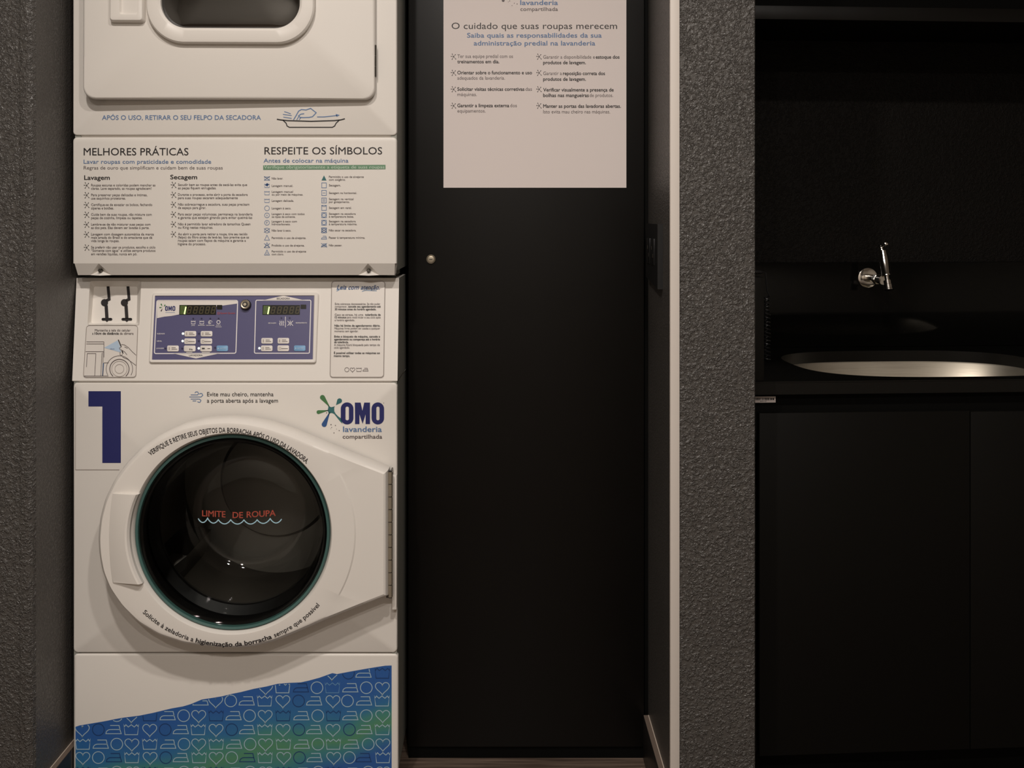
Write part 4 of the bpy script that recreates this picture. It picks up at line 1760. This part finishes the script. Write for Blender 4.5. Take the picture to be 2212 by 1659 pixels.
for s, xa, xb, y in (('SECAGEM', 722, 892, 716), ('RESFRIAMENTO', 1337, 1588, 711)):
    text(b, s, ZQ(xa, 0)[0], ZQ(xb, 0)[0], ZQ(0, y)[1], 2.3, 'white', S2, .02)
b.stroke([ZQ(1105, 560), ZQ(1105, 800)], 1.2, 'white', S2)
for i in range(3):
    x = 975 + 38 * i
    b.stroke([ZQ(x, 655), ZQ(x + 16, 685), ZQ(x - 2, 715), ZQ(x + 16, 762)], 1.2, 'white', S2)
b.stroke([ZQ(1150, 655), ZQ(1190, 690), ZQ(1190, 725), ZQ(1150, 762)], 1.2, 'white', S2)
b.stroke([ZQ(1212, 650), ZQ(1212, 765)], 1.2, 'white', S2)
b.stroke([ZQ(1275, 655), ZQ(1236, 690), ZQ(1236, 725), ZQ(1275, 762)], 1.2, 'white', S2)
for x in (1015, 1200):
    b.dot(*ZQ(x, 588), 1.9, 'leddark', S2, 10)
for x, y in ((1105, 912), (1100, 1073), (375, 1235), (740, 1235), (1455, 1220)):
    b.dot(*ZA(x, y), 2.1, 'leddark', S2, 10)
b.stroke([ZA(830, 1316), ZA(960, 1316)], 1.2, 'btn', S2)
b.stroke([ZA(1165, 1318), ZA(1340, 1318)], 1.2, 'btn', S2)
b.build('overlay', cp, recalc=False)


def seg8(mb, cx, y0_, y1_, wd, m, surf):
    sh = 1.6
    yc = (y0_ + y1_) / 2
    for pts in ([(cx - wd + sh, y0_), (cx + wd + sh, y0_)], [(cx - wd, yc), (cx + wd, yc)], [(cx - wd - sh, y1_), (cx + wd - sh, y1_)],
                [(cx - wd + sh, y0_), (cx - wd, yc)], [(cx + wd + sh, y0_), (cx + wd, yc)], [(cx - wd, yc), (cx - wd - sh, y1_)], [(cx + wd, yc), (cx + wd - sh, y1_)]):
        mb.stroke(pts, 1.3, m, surf)


for rect, sq, cen, lit, Zf in ((((387.6, 658.8), (467.2, 679.7)), ((468.2, 658.8), (480, 668.3)), (760, 895, 1030, 1160, 1290, 1415), ((820, 330), (787, 488)), ZA),
                               (((567.4, 659), (648, 679.7)), ((649.4, 658), (661.4, 667)), (680, 830, 970, 1105, 1245, 1380), ((743, 340), (710, 503)), ZQ)):
    b = MB()
    (xa, ya), (xb, yb) = rect
    b.poly([(xa, ya), (xb, ya), (xb - .6, yb), (xa - .6, yb)], 'lcd', slope(.0050))
    b.poly(rrect(*sq[0], *sq[1], .8), 'lcd', slope(.0050))
    b.poly([(xa + 2, ya + 1.5), (xa + 16, ya + 1.5), (xa + 14.5, yb - 1), (xa + 1, yb - 1)], 'lcdglow', slope(.0052))
    for cx_ in cen:
        X_ = Zf(cx_, 0)[0]
        seg8(b, X_, ya + 4, yb - 3, 3.4, 'lcddim', slope(.0054))
    p0, p1 = Zf(*lit[0]), Zf(*lit[1])
    b.stroke([p0, p1], 2.7, 'lit', slope(.0057))
    o = b.build('display', cp, recalc=False)
    o['label'] = 'dark numeric display showing a green 1'

BT = [(ZA, 790, 1045, 855, 975, 'btn'), (ZA, 1142, 1395, 855, 975, 'btn'), (ZA, 785, 1037, 1015, 1140, 'btn'), (ZA, 1137, 1390, 1015, 1140, 'btn'), (ZA, 413, 665, 1170, 1300, 'btn'),
      (ZA, 777, 1030, 1170, 1300, 'btn'), (ZA, 1132, 1385, 1170, 1300, 'btn'), (ZA, 1487, 1735, 1170, 1295, 'btnblue'), (ZQ, 565, 822, 1038, 1165, 'btn'), (ZQ, 930, 1188, 1036, 1165, 'btn'),
      (ZQ, 558, 815, 1205, 1335, 'btn'), (ZQ, 927, 1185, 1202, 1335, 'btn'), (ZQ, 1297, 1555, 1205, 1330, 'btnblue')]
for i, (Zf, xa, xb, ya, yb, m) in enumerate(BT):
    b = MB()
    p0, p1 = Zf(xa, ya), Zf(xb, yb)
    plate(b, rrect(p0[0], p0[1], p1[0], p1[1], 3), .0044, .0056, m, .7)
    Sx = slope(.0059)
    cx_, cy_ = (p0[0] + p1[0]) / 2, (p0[1] + p1[1]) / 2
    if m == 'btnblue':
        text(b, 'INICIAR', cx_ - 5, cx_ + 8, cy_ + 1.6, 3.0, 'paleblue', Sx, .01)
        b.poly([(cx_ - 10, cy_ - 2), (cx_ - 6.5, cy_), (cx_ - 10, cy_ + 2)], 'paleblue', Sx)
    elif i == 5:
        text(b, 'fria', cx_ - 1, cx_ + 6, cy_ + 3.5, 3.6, 'ink', Sx, .03)
    elif i == 6:
        b.stroke([(cx_ - 9, cy_), (cx_ - 3, cy_)], 3, 'ink', Sx)
        b.stroke([(cx_ + 3, cy_), (cx_ + 9, cy_)], 1.6, 'inkgrey', Sx)
    elif i in (2, 3, 11):
        b.stroke(circ(cx_ - 7, cy_, 2.2, n=10), .6, 'line', Sx, True)
        b.stroke([(cx_ - 4, cy_ + .6), (cx_ + 10, cy_ + .6)], 1.3, 'inkgrey', Sx)
    else:
        b.stroke([(cx_ - 8, cy_ - 3), (cx_ - 8, cy_ + 3)], 1.4, 'line', Sx)
        b.stroke([(cx_ - 3, cy_ - 1.6), (cx_ + 6, cy_ - 1.6)], 1.2, 'inkgrey', Sx)
        b.stroke([(cx_ - 3, cy_ + 1.6), (cx_ + 9, cy_ + 1.6)], 1.2, 'inkgrey', Sx)
    o = b.build('button', cp)
    if m == 'btnblue':
        o['label'] = 'light blue start button'
for Zf, x, y in ((ZA, 757, 912), (ZA, 750, 1073), (ZA, 1100, 1232), (ZQ, 522, 1268)):
    b = MB()
    c = Zf(x, y)
    plate(b, circ(c[0], c[1], 2.6, n=14), .0044, .0054, 'led', .5)
    o = b.build('indicator_light', cp)
    o['label'] = 'small lit white indicator'
# key switch between the two fields
b = MB()
c = Vector(slope(.004)(531.7, 659))
ax = Vector((0, -1, PB)).normalized()
b.disc_stack(c, ax, [(0, .0112), (.006, .0112), (.0068, .0105)], 'slot', 28)
b.disc_stack(c + ax * .0066, ax, [(0, .0098), (.004, .0096), (.0046, .0086), (.0036, .0066), (.0036, .0062)], 'satin', 28)
b.disc_stack(c + ax * .0095, ax, [(0, .0062), (.0012, .006)], 'slot', 20)
b.disc_stack(c + ax * .0102, ax, [(0, .0034), (.0018, .0032)], 'satin', 16)
o = b.build('key_switch', cp)
o['label'] = 'round chrome key switch'

# ================================================================ WALL SWITCH PLATE
b0 = MB()
ya, yb = XR * F / (1406 - VX), XR * F / (1432 - VX)
za, zb = ZC - 13.5 * 2.2 / F, 1.086
ol_base = (XR, (ya + yb) / 2, zb)
sw = thing('wall_socket_plate', ol_base, 'black socket cover plate on the recess side wall right of the cabinet', 'socket plate')
b = MB()
zn = ZC - (625 - VY) * yb / F
b.loft([[(XR - .011, y_, z_) if k_ else (XR, y_, z_) for y_, z_ in ((yb, zn), (ya, zb), (ya, za), (yb, za))] for k_ in (0, 1)], 'blackplastic', True, True)
b.build('plate', sw)
for i in range(2):
    b = MB()
    yy = yb + .040 + i * .062
    zc2 = (za + zb) / 2
    b.box((XR - .0135, yy, zc2 - .028), (XR - .0105, yy + .044, zc2 + .028), 'blackplastic', .002)
    b.box((XR - .0140, yy + .010, zc2 - .012), (XR - .0132, yy + .016, zc2 - .004), 'darkmetal')
    b.box((XR - .0140, yy + .028, zc2 + .004), (XR - .0132, yy + .034, zc2 + .012), 'darkmetal')
    b.build('socket', sw)

# ================================================================ SINK ALCOVE
ZK = ZC - 355 * 2.14 / F       # worktop top
TK = 28 * 2.14 / F
XA0, XA1 = -.018, 1.55
# worktop with the basin hole
wt = thing('worktop', (0.7, 0.0, ZK - TK), 'black granite worktop with a cut-out for the steel sink', 'worktop', frame=AF)
SXC, SYC, SA, SB, SN = .462, .257, .300, .216, 3.0


def sup(a, c, t):
    ct, s_ = math.cos(t), math.sin(t)
    return (SXC + a * math.copysign(abs(ct) ** (2 / SN), ct), SYC + c * math.copysign(abs(s_) ** (2 / SN), s_))


NS = 96
hole = [sup(SA, SB, 2 * PI * i / NS) for i in range(NS)]
b = MB()
outer = [(XA0, 0.0), (XA1, 0.0), (XA1, DB - .001), (XA0, DB - .001)]
b.poly(outer, 'granite', lambda x, y: (x, y, ZK), [hole])
b.poly(outer, 'granite', lambda x, y: (x, y, ZK - TK), [hole])
b.loft([[(p[0], p[1], z) for p in hole] for z in (ZK - TK, ZK)], 'granite_raw')
for a, c in ((0, 1), (1, 2), (2, 3), (3, 0)):
    b.face([(*outer[a], ZK), (*outer[c], ZK), (*outer[c], ZK - TK), (*outer[a], ZK - TK)], 'granite_raw' if a == 0 else 'granite')
b.box((XA0, -.0012, ZK - .0016), (XA1, .0006, ZK + .0004), 'granite_raw')
slab = b.build('slab', wt)
b = MB()
rings = []
for ins, z in ((-.006, ZK - TK - .0005), (.001, ZK - TK - .0005), (.004, ZK - TK - .004), (.028, ZK - .10), (.042, ZK - .15), (.07, ZK - .178), (.14, ZK - .186)):
    rings.append([(*sup(SA - ins, SB - ins, 2 * PI * i / NS), z) for i in range(NS)])
b.loft(rings, 'steel', False, True)
sinkt = thing('sink', (SXC, SYC, ZK - TK - .187), 'brushed steel sink bowl let into the black granite worktop', 'sink', frame=AF)
o = b.build('basin', sinkt)
b = MB()
b.disc_stack((SXC, SYC, ZK - .186), (0, 0, 1), [(0, .045), (.003, .045), (.004, .038), (.002, .03)], 'chrome', 28)
b.build('drain', o)
# upstands
b = MB()
zs = alc(1700, 567, DB - .02)[2]
b.box((XA0, DB - .02, ZK + .0003), (XA1, DB - .0003, zs), 'granite', .001)
single(b, 'backsplash', (.7, DB - .01, ZK), 'polished black granite upstand on the wall behind the steel basin', 'backsplash', AF)
b = MB()
zs2 = alc(1640, 599, .004)[2]
b.box((XA0, .003, ZK + .0003), (alc(1650.5, 700, .003)[0], DB - .021, zs2), 'granite_raw', .001)
single(b, 'side_splash', (0, .25, ZK), 'narrow black granite side upstand at the left end of the worktop', 'side splash', AF)
# coiled black cord hanging beside the side splash
b = MB()
pts = []
c0_ = alc(1657, 640, .10)
c1_ = alc(1658, 777, .10)
turns, n_ = 17, 17 * 14
for i in range(n_ + 1):
    t = i / n_
    a_ = 2 * PI * turns * t
    pts.append((c0_[0] + .0058 * math.cos(a_), .10 + .0058 * math.sin(a_), c0_[2] + (c1_[2] - c0_[2]) * t))
pts = [(c0_[0] - .012, .10, zs2 + .006), (c0_[0] - .003, .10, zs2 + .004), (c0_[0], .10, c0_[2] + .012)] + pts
b.tube(pts, .0017, 'blackplastic', 6)
b.disc_stack((c0_[0] - .020, .10, zs2 + .006), (1, 0, 0), [(-.012, .005), (.006, .005), (.008, .004)], 'blackplastic', 14)
single(b, 'coiled_cord', (c0_[0], .10, c1_[2]), 'thin black coiled cord hanging on the side upstand by the pillar', 'cord', AF)

# tap on the upstand
fc = alc(1873, 600, DB - .02)
tap = thing('wall_tap', fc, 'chrome wall tap with a slim leaning spout above the steel basin', 'tap', frame=AF)
yw_ = DB - .02
b = MB()
b.disc_stack((fc[0], yw_, fc[2]), (0, -1, 0), [(0, .0265), (.0035, .0265), (.0052, .0255), (.0062, .023), (.0068, .0125)], 'chrome', 36)
b.build('escutcheon', tap)
b = MB()
PR = .135
fr = yw_ - PR
b.tube([(fc[0], yw_ - .008, fc[2]), (fc[0], yw_ - .06, fc[2]), (fc[0], yw_ - .10, fc[2])], [.0105, .0105, .012], 'chrome', 20)
b.disc_stack((fc[0], yw_ - .055, fc[2]), (0, -1, 0), [(0, .0105), (.002, .0135), (.014, .0135), (.016, .0105)], 'chrome', 6)
b.build('supply_pipe', tap)
# upright barrel leaning forward at its foot
top_ = Vector(alc(1907, 541, yw_ - .108))
bot_ = Vector(alc(1915.5, 596, yw_ - .128))
b = MB()
dv = (bot_ - top_)
L_ = dv.length
ax_ = dv / L_
b.disc_stack(top_, ax_, [(0, .0075), (.002, .010), (L_ * .4, .0118), (L_ * .93, .0118), (L_ * .94, .0122), (L_, .0122), (L_ + .001, .007)], 'chrome', 28)
b.build('barrel', tap)
b = MB()
e0 = bot_ + ax_ * .002
b.disc_stack(e0, ax_, [(-.002, .006), (.009, .006), (.010, .0098), (.019, .0098), (.020, .0108), (.030, .0108), (.031, .0118), (.034, .0118), (.035, .008)], 'chrome', 28)
b.build('nozzle', tap)
b = MB()
l0 = Vector(alc(1905.5, 543, yw_ - .108))
l1 = Vector(alc(1902.5, 530, yw_ - .106))
l2 = Vector(alc(1908, 530.5, yw_ - .118))
l3 = Vector(alc(1913.5, 526.5, yw_ - .132))
b.tube([l0, l0 + (l1 - l0) * .3, l1], [.0075, .0052, .0048], 'chrome', 16)
b.disc_stack(l1, (l1 - l0), [(-.004, .0046), (0, .0046), (.002, .003)], 'chrome', 16)
b.tube([l1 + (l0 - l1) * .2, l2, l3], [.0030, .0026, .0026], 'chrome', 12)
b.disc_stack(l3, (l3 - l2), [(-.005, .002), (-.003, .0048), (.001, .0056), (.004, .0046), (.0055, .002)], 'chrome', 16)
b.build('lever', tap)

# base cabinet
bc = thing('base_cabinet', (.7, .02, 0), 'black base cabinet with flat doors under the granite worktop', 'cabinet', frame=AF)
zr = ZK - TK - .0005
zd1 = alc(1640, 893, .0045)[2]
b = MB()
b.box((XA0, .044, .10), (XA1, DB - .002, zr - .20), 'blackbase')
b.box((XA0, .0215, zd1 - .06), (XA1, .031, zr), 'blackmatte')
b.box((XA0, .080, 0), (XA1, .10, .10), 'blackmatte')
b.box((XA0, .043, zr - .21), (XA0 + .018, DB - .002, zr), 'blackbase')
b.box((XA1 - .018, .043, zr - .21), (XA1, DB - .002, zr), 'blackbase')
b.build('carcass', bc)
xa = alc(1640.5, 900, .0045)[0]
xm = alc(2096, 900, .0045)[0]
for x0_, x1_, zt_ in ((xa, xm - .0012, zd1), (xm + .0012, xm + .46, zd1 - .0018), (xm + .463, XA1 - .002, zd1)):
    b = MB()
    b.box((x0_, .0045, .11), (x1_, .0210, zt_), 'blackbase', .001)
    b.build('door', bc)
# barcode sticker on the rail
st0, st1 = alc(1622, 857, .0207), alc(1675.5, 869.5, .0207)
sk = thing('barcode_label', ((st0[0] + st1[0]) / 2, .021, st1[2]), 'small white barcode label on the cabinet rail beneath the worktop', 'label', frame=AF)
b = MB()
b.box((st0[0], .0207, st1[2]), (st1[0], .0213, st0[2]), 'paper')
sh = b.build('sheet', sk)
b = MB()
S = aplane(.0204)
rnd = random.Random(3)
x = 1625.0
while x < 1664:
    wd = rnd.choice((.7, 1.1, 1.7))
    b.poly([(x, 859.2), (x + wd, 859.2), (x + wd, 864.6), (x, 864.6)], 'ink', S)
    x += wd + rnd.choice((.5, .8, 1.2))
text(b, '000127', 1642, 1656, 868, 2.2, 'ink', S, .01)
b.poly(rrect(1664.5, 860, 1667.6, 864, .6), 'ink', S)
b.poly(rrect(1668.6, 860, 1672.4, 864, .6), 'ink', S)
b.build('barcode', sh, recalc=False)

# open wall cupboard above
YSH = .285
zs0 = alc(1900, 44.5, YSH)[2]
zs1 = alc(1900, 15, YSH)[2]
uc = thing('wall_cupboard', (.7, DB, zs0), 'open black wall cupboard above the sink, its bottom board facing out', 'cupboard', frame=AF)
b = MB()
b.box((XA0, YSH, zs0), (XA1, DB - .001, zs1), 'black', .001)
b.build('bottom_board', uc)
b = MB()
b.box((XA0, DB - .012, zs1), (XA1, DB - .001, zs1 + .60), 'blackmatte')
b.build('back_board', uc)
for x in (XA0, XA1 - .018):
    b = MB()
    b.box((x, YSH, zs1), (x + .018, DB - .012, zs1 + .60), 'blackmatte')
    b.build('side_board', uc)
b = MB()
b.box((XA0, YSH, zs1 + .60), (XA1, DB - .001, zs1 + .63), 'blackmatte')
b.build('top_board', uc)
b = MB()
b.box((XA0 + .02, YSH + .03, zs1 + .004), (XA1 - .02, YSH + .048, zs1 + .598), 'blackmatte')
b.build('recessed_door', uc)
